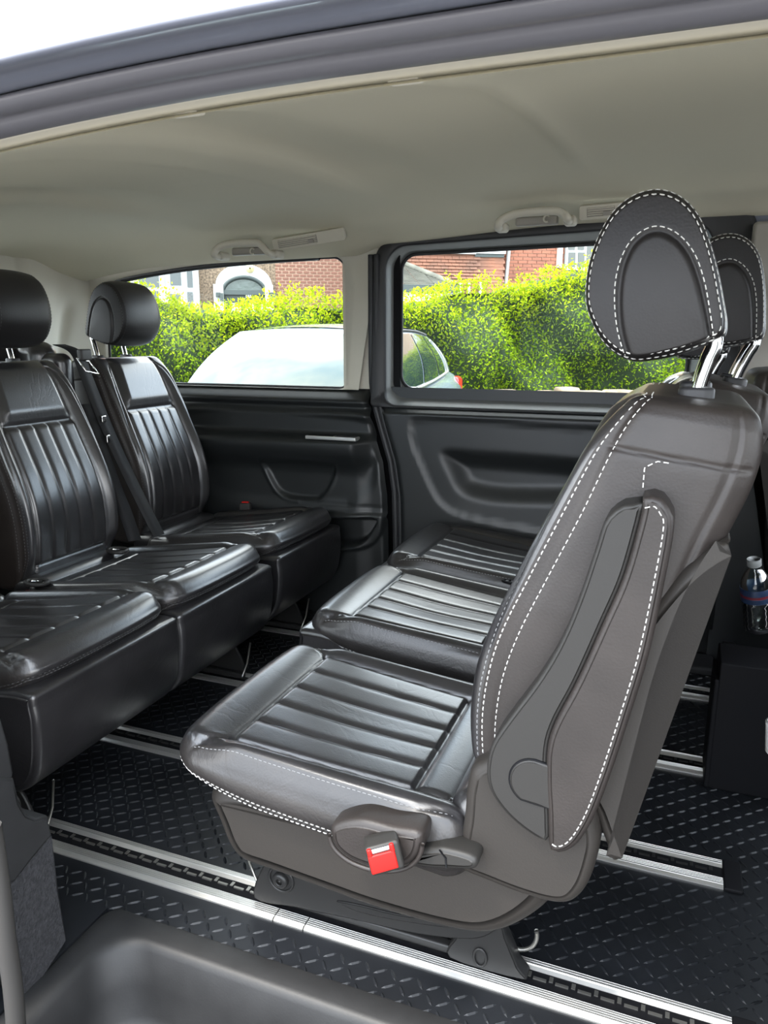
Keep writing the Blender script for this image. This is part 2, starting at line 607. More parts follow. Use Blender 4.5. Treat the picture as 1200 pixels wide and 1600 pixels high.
# ---- step well
def well():
    rows = []
    def loop(i, z, r):
        P = rrect(-0.865 + i, 0.95, 0.50, 0.885 - i, (0.004, 0.004, 0.004, max(r, 0.004)), 10)
        return np.c_[P, np.full(len(P), z)]
    for i, z, r in ((0, 0.001, 0.03), (0.006, 0.004, 0.035), (0.040, 0.006, 0.06), (0.048, 0.003, 0.065), (0.054, -0.006, 0.07), (0.066, -0.060, 0.075),
                    (0.075, -0.105, 0.08), (0.085, -0.124, 0.08), (0.105, -0.132, 0.075), (0.13, -0.133, 0.07)):
        rows.append(loop(i, z, r))
    V, F = sheet(np.array(rows), closed_v=True)
    n = len(rows[0])
    F.append(tuple(range((len(rows) - 1) * n, len(rows) * n)))
    return V, F
struct(link('trim_1', *well(), M['step']), 'grey plastic step well inside the sliding door')
struct(link('trim_2', *merge(box((-0.1, 0.47, -0.11), (2.1, 0.10, 0.16))), M['paint'], smooth=False), 'dark painted door sill outside the step')

# ---- seat rails
RAILS = [(0.998, 'nearest aluminium double seat rail, running along the step well under the red-buckled seat'),
         (1.365, 'second aluminium double seat rail from the step, showing beyond the nearest seat base'),
         (1.745, 'third aluminium double seat rail from the step, ending short behind the backrest'),
         (2.142, 'farthest aluminium double seat rail, next to the window side wall')]
for yc, lab in RAILS:
    t = thing('seat_rail', lab, 'rail', (-0.9, yc, 0.0), group='aluminium seat rails in the floor')
    x0, x1 = -2.15, 0.142
    link('channel', *merge(box(((x0 + x1) / 2, yc + 0.002, 0.0012), (x1 - x0, 0.034, 0.0020))), M['dark'], t, False)
    for y0, y1 in ((-0.040, -0.014), (0.019, 0.038)):
        prof = [(y0, 0.0), (y0, 0.0030), (y0 + 0.0055, 0.0060), (y0 + 0.0070, 0.0046), (y0 + 0.0085, 0.0060)]
        n = 4 if y1 - y0 > 0.02 else 2
        for k in range(n):
            q = y0 + 0.0085 + (y1 - y0 - 0.0095) * (k + 1) / n
            prof += [(q - 0.0012, 0.0060), (q - 0.0006, 0.0048), (q, 0.0060)]
        prof += [(y1, 0.0045), (y1, 0.0)]
        cuts = [x0, x1]
        if yc < 1.1 and y0 < 0:
            cuts = [x0, -0.583, -0.525, x1]
        for a, b in zip(cuts[:-1], cuts[1:]):
            a, b = a + 0.0012, b - 0.0012
            P = np.array([[(x, yc + p[0], p[1]) for p in prof] for x in (a, b)])
            V, F = sheet(P, flip=True)
            F.append(tuple(range(len(prof))))
            F.append(tuple(range(2 * len(prof) - 1, len(prof) - 1, -1)))
            link('rail_strip', V, F, M['alu'], t, False)
    lips = []
    for x in np.arange(x0 + 0.01, x1 - 0.01, 0.034):
        lips.append(box((x, yc + 0.004, 0.0035), (0.020, 0.004, 0.003)))
        lips.append(box((x + 0.017, yc + 0.010, 0.003), (0.006, 0.010, 0.002)))
    o = link('slot_lips', *merge(*lips), M['worn_steel'] if yc < 1.2 else M['steel'], t, False)
    o['kind'] = 'stuff'
    link('end_cap', *soft_box((x1 + 0.016, yc, 0.003), (0.032, 0.085, 0.008), 0.003), M['dark'], t)

# ---- headliner
ZP = np.array([(0.655, 1.186), (0.70, 1.205), (0.85, 1.250), (1.1, 1.298), (1.5, 1.330), (1.9, 1.340), (2.08, 1.338), (2.19, 1.325), (2.27, 1.300), (2.34, 1.268), (2.39, 1.246), (2.43, 1.238)])
def roof_z(X, Y):
    z = np.interp(Y, *smooth_poly(ZP, 8, False).T)
    z = z - 0.09 * np.minimum(0, X + 0.25) ** 2 * np.interp(Y, [0.6, 1.6, 2.42], [1, 0.15, 0.05])
    z = z + 0.030 * sstep(-1.0, -0.3, X) * np.interp(Y, [0.9, 1.8], [0, 1])
    z = z + (0.028 * sstep(-1.06, -0.93, X)) * sstep(2.22, 2.36, Y)
    z = z - 0.05 * np.clip((-1.75 - X) / 0.5, 0, 1.5) ** 2
    return z
def headliner():
    xs = np.r_[np.arange(-2.27, 0.95, 0.02), 0.95]
    ys = np.r_[np.arange(0.655, 2.385, 0.018), 2.40, 2.408]
    X, Y = np.meshgrid(xs, ys, indexing='ij')
    Z = roof_z(X, Y)
    fade = sstep(0.72, 0.95, Y) * (1 - sstep(1.95, 2.22, Y))
    fade2 = (1 - sstep(1.70, 2.05, Y)) * sstep(0.67, 0.78, Y)
    # shallow pressed ribs across the roof
    Z -= 0.010 * np.exp(-((X + 0.265) / 0.016) ** 2) * fade2
    for x0, wd in ((-0.785, 0.055), (-1.51, 0.06)):
        s = np.clip((X - x0) / wd, -1, 1)
        Z += 0.030 * (sstep(-1, 0.2, s) * (1 - sstep(1.0, 4.5, (X - x0) / wd))) * fade2
    Z -= 0.0045 * sstep(-0.975, -0.955, X) * (1 - sstep(-0.955, -0.80, X)) * fade2
    V, F = sheet(np.stack([X, Y, Z], -1))
    return V, F
struct(link('ceiling', *headliner(), M['headliner']), 'cream headliner of the van')

# ---- door opening header: cream lip, double rubber seal, painted gutter and roof edge
def header(prof, name, m, lab):
    xs = np.linspace(-1.6, 0.95, 40)
    P = []
    for Y, yp in prof:
        z = at(600, yp, Y)[2] if yp is not None else None
        P.append((Y, z))
    rows = []
    for x in xs:
        dz = -0.09 * min(0, x + 0.25) ** 2
        rows.append([(x, a, b + dz) for a, b in P])
    V, F = sheet(np.array(rows))
    return struct(link(name, V, F, m), lab)
header([(0.672, 131), (0.664, 127), (0.656, 121), (0.645, 113), (0.632, 106), (0.630, 99)], 'trim_3', M['cream'], 'cream lip along the door opening')
header([(0.634, 100), (0.630, 108), (0.622, 111), (0.612, 108), (0.604, 102), (0.598, 94), (0.594, 85), (0.592, 77), (0.588, 73), (0.580, 73), (0.570, 70), (0.562, 63), (0.557, 54), (0.554, 45), (0.552, 38), (0.556, 33)], 'trim_4', M['seal'], 'double black rubber door seal')
header([(0.566, 34), (0.556, 30), (0.545, 22), (0.536, 12), (0.530, 2), (0.520, -4), (0.505, -9), (0.494, -17), (0.487, -26), (0.486, -34), (0.492, -42), (0.52, -70), (0.56, -95)], 'trim_5', M['paint'], 'dark blue painted roof edge over the door')
# two small headliner clips at the lip
for x, w_ in ((-0.47, 0.035), (-0.245, 0.030)):
    z = float(roof_z(np.array(x), np.array(0.675)))
    link('headliner_clip', *soft_box((x, 0.672, z - 0.001), (w_, 0.016, 0.006), 0.0025), M['cream'])
clips = [o for o in COL.objects if o.name.startswith('headliner_clip')]
tag(clips[0], 'small cream headliner clip at the door lip, the left one', 'clip', 'headliner clips')
tag(clips[1], 'small cream headliner clip at the door lip, the right one', 'clip', 'headliner clips')
# outer roof skin
xs = np.linspace(-1.6, 0.95, 40)
ys = np.linspace(0.0, 1.0, 20)
rows = []
zr0 = float(at(600, -95, 0.56)[2])
for x in np.r_[np.linspace(-2.4, -1.62, 10), xs]:
    dz = -0.09 * min(0, max(x, -1.6) + 0.25) ** 2
    rows.append([(x, 0.56 + 1.96 * t, zr0 + dz * (1 - t) ** 2 + 0.20 * (1 - (2 * t - 1) ** 4) + 0.075 * t) for t in ys])
struct(link('trim_6', *sheet(np.array(rows)), M['paint']), 'outer roof skin')

# ---- far side: sliding door and quarter panel
def ring_wall(name, inner, outer, prof, m, lab, parent=None):
    """window surround: prof = [(blend 0 inner .. 1 outer, depth Y)]"""
    n = 96
    def even(P):
        P = np.asarray(P)
        Q = np.r_[P, P[:1]]
        d = np.r_[0, np.cumsum(np.linalg.norm(np.diff(Q, axis=0), axis=1))]
        return Q, d
    Qi, di = even(inner)
    c = np.mean(inner, axis=0)
    ang_i = np.unwrap(np.arctan2(inner[:, 1] - c[1], inner[:, 0] - c[0]))
    # pair by walking both outlines from matching corners
    k = len(inner)
    assert len(outer) == k
    rows = []
    for b, y in prof:
        P = inner * (1 - b) + outer * b
        rows.append(np.c_[P[:, 0], np.full(k, y), P[:, 1]])
    V, F = sheet(np.array(rows), closed_v=True)
    o = link(name, V, F, m, parent)
    return o

# sliding door window: inner glass outline and frame bands
def roof_tilt(P, k=0.028):
    P = P.copy()
    P[:, 1] += k * np.clip((P[:, 0] + 0.985) / 0.9, 0, 1.2) * sstep(1.1, 1.25, P[:, 1])
    return P
dwin = rrect(-0.905, 0.005, 0.800, 1.243, (0.055, 0.055, 0.05, 0.055), 8)
dband = rrect(-0.940, 0.040, 0.7560, 1.260, (0.05, 0.05, 0.06, 0.07), 8)
dout = rrect(-0.985, 0.150, 0.7480, 1.290, (0.015, 0.015, 0.08, 0.09), 8)
dwin, dband, dout = roof_tilt(dwin, 0.013), roof_tilt(dband, 0.024), roof_tilt(dout, 0.040)
door = thing('door_1', 'far sliding door with a wide window, dark lower panel', 'door', (-0.4, YW, 0.0))
door['kind'] = 'structure'
# the pane sits near the outer skin; the same opening seen through the deep frame
dglass = np.c_[dwin[:, 0] * 1.02, CAM_H + (dwin[:, 1] - CAM_H) * 1.02]
def dep(P, y):
    return y - 0.030 * (1 - sstep(0.758, 0.80, P[:, 1])) * (y < 2.45)
link('window_frame', *sheet(np.array([np.c_[P[:, 0], dep(P, y), P[:, 1]] for P, y in
     ((dglass, 2.505), (dglass, 2.494), (inset2(dglass, -0.004), 2.488), (inset2(dband, 0.004), 2.416), (dband, 2.409))]), closed_v=True), M['frame'], door)
link('frame_border', *sheet(np.array([np.c_[P[:, 0], dep(P, y), P[:, 1]] for P, y in
     ((dband, 2.412), (dband, 2.402), (inset2(dband, -0.006), 2.398), (dout * 0.85 + dband * 0.15, 2.398), (dout, 2.404), (dout, 2.44))]), closed_v=True), M['rubber'], door)
gl = link('glass_pane', *merge(([(p[0], 2.498, p[1]) for p in inset2(dglass, -0.006)] + [(p[0], 2.502, p[1]) for p in inset2(dglass, -0.006)],
     [tuple(range(len(dwin))), tuple(range(2 * len(dwin) - 1, len(dwin) - 1, -1))])), M['glass'], door, False)
gs = inset2(dglass, 0.004)
V, F = tube(np.c_[gs[:, 0], np.full(len(gs), 2.496), gs[:, 1]], 0.006, 6, True, (0, 1, 0))
link('glass_seal', V, F, M['rubber'], door)

def door_edge(z):
    return np.interp(z, [0, 0.32, 0.45, 0.56, 0.68, 0.75, 0.82, 0.9], [-0.862, -0.868, -0.872, -0.888, -0.925, -0.945, -0.956, -0.958])
P1 = xz([(648, 660), (660, 654), (760, 657), (900, 668), (1045, 680), (1045, 838), (900, 832), (800, 817), (730, 802), (700, 788), (682, 765), (664, 725), (650, 690)], 2.38)
P2 = xz([(690, 700), (760, 700), (900, 710), (1010, 722), (1010, 792), (880, 792), (790, 790), (745, 783), (718, 770), (703, 745)], 2.38)
P1, P2 = smooth_poly(P1, 4), smooth_poly(P2, 4)
def door_panel():
    zs = np.r_[np.arange(0.02, 0.73, 0.008), np.arange(0.732, 0.812, 0.004)]
    us = np.linspace(0, 1, 130)
    U, Z = np.meshgrid(us, zs, indexing='ij')
    X = door_edge(Z) * (1 - U) + 0.14 * U
    p = 0.090 * np.clip((0.768 - Z) / 0.036, 0, 1) ** 0.6 - 0.010
    d1, d2 = sdf_poly(X, Z, P1), sdf_poly(X, Z, P2)
    p -= 0.006 * (1 - sstep(-0.010, 0.0, d1))
    p -= 0.005 * np.exp(-(d1 / 0.004) ** 2)
    p -= 0.030 * (1 - sstep(-0.075, 0.0, d2))
    p -= 0.03 * sstep(0.30, 0.20, Z) * 0
    edge = np.clip(1 - (X - door_edge(Z)) / 0.02, 0, 1)
    p -= 0.02 * edge ** 2
    p -= 0.05 * (1 - sstep(0.02, 0.26, Z))
    Y = 2.425 - p
    return sheet(np.stack([X, Y, Z], -1), flip=True)
link('door_panel', *door_panel(), M['panel'], door)

# rubber seals down the door edge
zz = np.linspace(0.02, 1.24, 60)
for k, (dx, yy, r, m_) in enumerate(((-0.012, 2.395, 0.010, 'rubber'), (-0.034, 2.405, 0.012, 'rubber'))):
    P = [(door_edge(z) + dx + (0.0 if z < 0.85 else 0.0), yy, z) for z in zz]
    V, F = tube(P, r, 8)
    link('door_seal', V, F, M[m_], door)
link('seal_channel', *sheet(np.array([[(door_edge(z) - 0.12, 2.452, z), (door_edge(z) + 0.05, 2.452, z)] for z in zz])), M['dark'], door)
# sill under the door
put = xz([(1030, 1040), (1090, 1026), (1130, 1030), (1142, 1062), (1090, 1060), (1030, 1052)], 2.25)
struct(link('trim_7', *merge(soft_box((-0.10, 2.325, 0.012), (0.50, 0.11, 0.03), 0.01)), M['step']), 'grey sill plate at the far sliding door')

# ---- quarter window wall (behind the sliding door)
qwin = []
top = smooth_poly(np.array([(-2.13, 1.155), (-2.06, 1.186), (-1.9, 1.209), (-1.70, 1.227), (-1.45, 1.239), (-1.20, 1.2445)]), 6, False)
right = [(-1.150 + 0.045 * math.sin(a), 1.199 + 0.0455 * math.cos(a)) for a in np.linspace(0.1, PI / 2, 8)]
low_r = [(-1.128 + 0.024 * math.cos(a), 0.824 - 0.024 * math.sin(a)) for a in np.linspace(0, PI / 2, 6)]
low_l = [(-2.10 - 0.04 * math.sin(a), 0.840 - 0.04 * math.cos(a)) for a in np.linspace(0, PI / 2, 6)]
qwin = np.array([tuple(p) for p in top] + right + low_r + low_l)[::-1]
# outer rectangle of the upper wall, matched by angle
qc = np.array([-1.62, 1.03])
def rect_by_angle(P, x0, x1, z0, z1):
    out = []
    for p in P:
        d = p - qc
        s = 1e9
        if d[0] > 0: s = min(s, (x1 - qc[0]) / d[0])
        if d[0] < 0: s = min(s, (x0 - qc[0]) / d[0])
        if d[1] > 0: s = min(s, (z1 - qc[1]) / d[1])
        if d[1] < 0: s = min(s, (z0 - qc[1]) / d[1])
        out.append(qc + d * s)
    return np.array(out)
qout = rect_by_angle(qwin, -2.29, -0.972, 0.800, 1.30)
rows = [np.c_[P[:, 0], np.full(len(P), y), P[:, 1]] for P, y in
        ((qwin, 2.462), (qwin, 2.444), (inset2(qwin, -0.003), 2.436), (inset2(qwin, -0.007), 2.432), (qwin * 0.6 + qout * 0.4, 2.418), (qout, 2.412))]
struct(link('wall_right', *sheet(np.array(rows), closed_v=True), M['cream']), 'cream window surround beside the sliding door')
struct(link('trim_11', *merge(box((-1.035, 2.45, 1.04), (0.15, 0.03, 0.50))), M['cream'], smooth=False), 'cream pillar between the two side windows')
wq = struct(thing('window_1', 'fixed rear quarter window', 'window', (-1.6, 2.45, 0.8)))
link('glass_pane', *merge(([(p[0], 2.452, p[1]) for p in inset2(qwin, -0.006)] + [(p[0], 2.456, p[1]) for p in inset2(qwin, -0.006)],
     [tuple(range(len(qwin))), tuple(range(2 * len(qwin) - 1, len(qwin) - 1, -1))])), M['glass'], wq, False)
gs = inset2(qwin, 0.002)
V, F = tube(np.c_[gs[:, 0], np.full(len(gs), 2.452), gs[:, 1]], 0.0055, 6, True, (0, 1, 0))
link('glass_seal', V, F, M['rubber'], wq)
gs = [(p[0], 2.442, p[1] - 0.002) for p in top]
V, F = tube(gs, 0.010, 8, False, (0, 1, 0))
link('top_seal', V, F, M['rubber'], wq)

Q_led = xz([(300, 690), (330, 676), (470, 682), (570, 683), (592, 690), (598, 706), (590, 716), (545, 712), (420, 706), (330, 700)], 2.36)
Q_pock = smooth_poly(xz([(419, 722), (424, 715), (470, 716), (524, 721), (532, 727), (522, 757), (508, 775), (494, 779), (460, 775), (442, 766), (430, 748)], 2.38), 3)
Q_arm = smooth_poly(xz([(250, 722), (300, 700), (420, 708), (590, 712), (604, 716), (590, 760), (560, 790), (530, 794), (400, 786), (340, 770), (318, 730)], 2.38), 4)
Q_up = smooth_poly(xz([(300, 640), (420, 637), (520, 645), (572, 652), (590, 664), (600, 684), (570, 684), (470, 683), (330, 678), (300, 680)], 2.38), 4)
Q_low = smooth_poly(xz([(450, 806), (520, 799), (606, 800), (606, 815), (600, 835), (585, 850), (560, 856), (500, 862), (440, 868)], 2.38), 4)
Q_low2 = smooth_poly(xz([(470, 818), (520, 806), (590, 808), (588, 824), (578, 840), (560, 848), (505, 852), (470, 856)], 2.38), 4)
def quarter_panel():
    zs = np.r_[np.arange(0.0, 0.80, 0.007), 0.803]
    us = np.r_[np.linspace(0, 0.42, 40)[:-1], np.linspace(0.42, 1, 150)]
    U, Z = np.meshgrid(us, zs, indexing='ij')
    XR = door_edge(Z) - 0.050
    X = -2.29 * (1 - U) + XR * U
    p = 0.058 * np.clip((0.801 - Z) / 0.036, 0, 1) ** 0.9 - 0.016 * (1 - sstep(0.742, 0.756, Z)) + 0.032 * (1 - np.clip((Z - 0.716) / 0.022, 0, 1))
    p -= 0.018 * (1 - sstep(-0.02, 0.012, sdf_poly(X, Z, Q_up)))
    # shelf
    zl = 0.640
    shelf = np.clip((zl + 0.012 - Z) / 0.022, 0, 1) * sstep(-1.0, -1.10, X) + 0 * X
    shelf = np.where(X > -1.10, np.clip((zl + 0.012 - Z) / 0.022, 0, 1) * (1 - sstep(-1.03, -0.965, X)), np.clip((zl + 0.012 - Z) / 0.022, 0, 1))
    under = sstep(0.615, 0.50, Z)
    p += 0.056 * shelf * (1 - 0.75 * under)
    p -= 0.012 * (1 - sstep(-0.05, 0.01, sdf_poly(X, Z, Q_arm)))
    dp = sdf_poly(X, Z, Q_pock)
    p -= 0.012 * (1 - sstep(-0.012, 0.002, dp)) 
    p += 0.004 * np.exp(-((dp - 0.006) / 0.004) ** 2)
    d3, d4 = sdf_poly(X, Z, Q_low), sdf_poly(X, Z, Q_low2)
    p += 0.012 * (1 - sstep(-0.008, 0.0, d3))
    p -= 0.07 * (1 - sstep(-0.012, 0.002, d4))
    p -= 0.006 * np.exp(-((Z - 0.403) / 0.003) ** 2) * (X > -1.25)
    edge = np.clip(1 - (XR - X) / 0.018, 0, 1)
    p -= 0.02 * edge ** 2
    Y = 2.425 - p
    return sheet(np.stack([X, Y, Z], -1), flip=True)
struct(link('trim_8', *quarter_panel(), M['panel']), 'dark moulded side panel under the quarter window')
# ash tray / switch slot in the shelf
t = thing('armrest_ashtray', 'narrow black slot with a chrome rim in the side panel shelf', 'ashtray', tuple(at(520, 687, 2.36)))
c0, c1 = at(481, 687, 2.322), at(559, 690, 2.322)
cc = (c0 + c1) / 2
link('rim', *soft_box((cc[0], 2.322, 0.6430), (abs(c1[0] - c0[0]), 0.040, 0.012), 0.002), M['alu'], t)
link('slot_lid', *soft_box((cc[0] - 0.042, 2.324, 0.6490), (abs(c1[0] - c0[0]) * 0.5, 0.026, 0.003), 0.001), M['dark'], t)
link('slot_lid', *soft_box((cc[0] + 0.050, 2.324, 0.6490), (abs(c1[0] - c0[0]) * 0.40, 0.026, 0.003), 0.001), M['rubber'], t)

# ---- rear end: D pillar, tailgate
def dpillar():
    ys = np.linspace(1.98, 2.44, 70)
    zs = np.linspace(0.72, 1.27, 30)
    Y, Z = np.meshgrid(ys, zs, indexing='ij')
    X = -2.22 - 0.03 * (Z - 0.9) + 0.05 * sstep(2.28, 2.44, Y)
    k = 2.215 - 0.02 * (Z - 0.95)
    X += -0.012 * np.exp(-((Y - (2.155 + 0.0 * Z)) / 0.020) ** 2) - 0.02 * sstep(2.16, 2.13, Y)
    X += -0.016 * np.exp(-((Y - (2.29 + 0.30 * (Z - 0.95))) / 0.022) ** 2) * (1 - sstep(1.06, 1.12, Z))
    return sheet(np.stack([X, Y, Z], -1), flip=True)
struct(link('wall_rear', *dpillar(), M['cream']), 'cream pillar trim in the rear corner')
struct(link('trim_9', *merge(box((-2.28, 1.5, 0.38), (0.06, 1.9, 0.78)), box((-2.28, 1.20, 1.24), (0.06, 1.4, 0.10)), box((-2.28, 0.62, 1.0), (0.06, 0.16, 0.5))), M['panel'], smooth=False), 'tailgate panel behind the rear seats')
wt = struct(thing('window_2', 'tailgate window behind the rear seats', 'window', (-2.28, 1.3, 0.77)))
link('glass_pane', *merge(box((-2.28, 1.34, 0.98), (0.005, 1.30, 0.44))), M['glass'], wt, False)
# ---- near side behind the door opening
struct(link('wall_left', *merge(box((-1.58, 0.615, 0.38), (1.40, 0.05, 0.78)), box((-1.58, 0.60, 1.19), (1.40, 0.05, 0.06)), box((-2.2, 0.61, 0.98), (0.16, 0.05, 0.44)), box((-0.96, 0.605, 0.98), (0.12, 0.05, 0.44))), M['panel'], smooth=False), 'near side wall behind the door opening')
wn = struct(thing('window_3', 'near side quarter window', 'window', (-1.55, 0.61, 0.77)))
link('glass_pane', *merge(box((-1.57, 0.61, 0.97), (1.12, 0.005, 0.42))), M['glass'], wn, False)

# ---- far side ahead of the sliding door, front pillar and front door
bp = struct(link('wall_far', *merge(box((0.205, 2.41, 0.62), (0.15, 0.06, 1.24)), box((0.62, 2.43, 0.40), (0.72, 0.05, 0.80)), box((0.62, 2.40, 1.25), (0.72, 0.06, 0.06))), M['panel'], smooth=False), 'dark pillar and front door side')
link('pillar_trim', *soft_box((0.205, 2.375, 1.06), (0.14, 0.03, 0.44), 0.012), M['creamdark'], bp)
wf = struct(thing('window_4', 'front door window on the far side', 'window', (0.6, 2.44, 0.8)))
link('glass_pane', *merge(box((0.62, 2.44, 1.01), (0.68, 0.005, 0.42))), M['glass'], wf, False)
struct(link('wall_front', *merge(box((1.10, 1.5, 0.36), (0.06, 1.9, 0.76)), box((1.10, 1.5, 1.24), (0.06, 1.9, 0.10))), M['panel'], smooth=False), 'dashboard bulkhead at the front')

struct(link('trim_10', *merge(box((0.62, 0.60, 0.38), (0.72, 0.06, 0.80)), box((0.28, 0.61, 1.0), (0.10, 0.06, 0.46)), box((0.62, 0.62, 1.22), (0.72, 0.06, 0.06))), M['panel'], smooth=False), 'unseen near front door side, added to block light')  # out of view, added to keep sky light off the front floor area
wg = struct(thing('window_5', 'front door window on the near side', 'window', (0.65, 0.60, 0.8)))
link('glass_pane', *merge(box((0.65, 0.60, 0.99), (0.64, 0.005, 0.42))), M['glass'], wg, False)

struct(link('trim_12', *merge(box((-0.67, 2.530, 0.335), (3.36, 0.03, 0.89)), box((0.56, 2.47, 1.33), (0.90, 0.10, 0.10))), M['paint'], smooth=False), 'outer body skin on the far side')

# ---- grab handles and roof vents on the far cove
def grab(px, lab, hookx):
    a = [at(x, y, 2.215) for x, y in px]
    c = np.mean(a, axis=0)
    t = thing('grab_handle', lab, 'handle', (c[0], 2.25, c[2]), group='grab handles above the far windows')
    P = [a[0] + np.array((0, 0.055, 0.0))] + a + [a[-1] + np.array((0, 0.055, 0.0))]
    P = smooth_poly(np.array(P), 6, False)
    V, F = tube(P, 0.0115, 10, False, (0, 1, 0), 0.9)
    link('handle_bar', V, F, M['cream'], t)
    for e in (a[0], a[-1]):
        link('mount', *soft_box((e[0], 2.262, e[2] + 0.001), (0.036, 0.05, 0.026), 0.010), M['cream'], t)
    b = at(*hookx, 2.25)
    link('back_plate', *soft_box((c[0], 2.268, c[2] - 0.004), (abs(a[-1][0] - a[0][0]) * 0.62, 0.022, 0.024), 0.006), M['creamdark'], t)
    link('coat_hook', *tube(np.array([(b[0] + 0.008 * math.cos(q), 2.243, b[2] + 0.009 * math.sin(q)) for q in np.linspace(0.6, 5.2, 12)]), 0.0028, 6, False, (0, 1, 0)), M['cream'], t)
grab([(335, 399), (340, 388), (358, 381), (398, 379), (410, 385), (421, 396)], 'cream grab handle over the quarter window, beside a long vent', (396, 393))
grab([(778, 353), (786, 342), (812, 333), (862, 329), (880, 334), (887, 342)], 'cream grab handle over the sliding door window', (855, 342))
def vent(c4, lab, Yv, slat_part):
    """c4: pixel corners tl, tr, br, bl"""
    q = [at(x, y, Yv) for x, y in c4]
    o = np.mean(q, axis=0)
    t = thing('roof_vent', lab, 'vent', tuple(o), group='roof vents above the far windows')
    tilt = np.array((0, 0.55, 1.0)); tilt /= np.linalg.norm(tilt)     # the plate leans with the cove
    ex = q[1] - q[0]; ex[1] = 0; L = np.linalg.norm(ex); ex /= L
    Hh = abs(q[3][2] - q[0][2]) * 1.0
    ez = np.array((0, -0.45, 0.9)); ez /= np.linalg.norm(ez)
    n = np.cross(ex, ez); n /= np.linalg.norm(n)
    if n[1] > 0: n = -n
    def bx(u0, u1, v0, v1, d0, d1):
        V = [o + ex * a + ez * b + n * d for a in (u0, u1) for b in (v0, v1) for d in (d0, d1)]
        return V, box((0, 0, 0), (1, 1, 1))[1]
    def plate(u0, u1, v0, v1, d0, d1, r):
        P, F, sm = slab(rrect(u0, u1, v0, v1, r, 4), d0, d1, 0.0015, 2, 2)
        return np.array([o + ex * a + ez * b + n * d for a, b, d in P]), F
    h = Hh / 2
    link('vent_plate', *plate(-L / 2, L / 2, -h, h, -0.012, 0.004, 0.006), M['cream'], t, False)
    s0, s1 = -L / 2 + 0.02, -L / 2 + 0.02 + L * slat_part
    link('vent_recess', *plate(s0, s1, -h * 0.68, h * 0.68, 0.003, 0.0046, 0.003), M['creamdark'], t, False)
    for k in range(5):
        v = -h * 0.6 + 1.2 * h * k / 4
        link('slat', *bx(s0 + 0.002, s1 - 0.002, v - h * 0.06, v + h * 0.07, 0.004, 0.0075), M['cream'], t, False)
    link('thumb_slide', *bx(s1 - 0.03, s1 - 0.012, -h * 0.5, h * 0.1, 0.004, 0.010), M['creamdark'], t, False)
    return t
vent([(422, 374), (533, 355), (544, 374), (432, 393)], 'long cream roof vent beside the grab handle over the quarter window', 2.245, 0.55)
vent([(905, 322), (985, 315), (985, 336), (907, 345)], 'cream roof vent partly hidden behind the tall near headrest', 2.245, 0.55)

# ---- C pillar foot at the lower left: carpet, plastic cover, rubber edge
XP = -0.872
def yz(pts, X=XP):
    return [(float(p[1]), float(p[2])) for p in (atX(a, b, X) for a, b in pts)]
cf = struct(thing('wall_near', 'carpeted pillar foot beside the step, lower left', 'pillar', (XP, 0.72, 0.0)))
put_slab('carpet_panel', yz([(66, 1303), (73, 1302), (82, 1380), (96, 1466), (62, 1520), (33, 1562), (12, 1520), (4, 1372), (30, 1345)]), XP + 0.012, XP - 0.10, M['carpet'], cf, 0.004, 0)
put_slab('plastic_cover', yz([(-60, 1212), (10, 1212), (15, 1232), (19, 1250), (30, 1268), (46, 1275), (63, 1271), (70, 1300), (67, 1306), (40, 1338), (10, 1376), (-40, 1390)]), XP + 0.016, XP - 0.11, M['step'], cf, 0.006, 0)
put_slab('upper_cover', yz([(-60, 1120), (-8, 1120), (4, 1160), (12, 1205), (9, 1216), (-60, 1226)]), XP + 0.012, XP - 0.11, M['step'], cf, 0.004, 0)
ed = [atX(x, y, -0.80) for x, y in ((-14, 1290), (-6, 1340), (2, 1400), (10, 1470), (20, 1540), (26, 1620), (28, 1720))]
V, F = tube(smooth_poly(np.array(ed), 5, False), 0.013, 10)
link('edge_seal', V, F, M['edge'], cf)

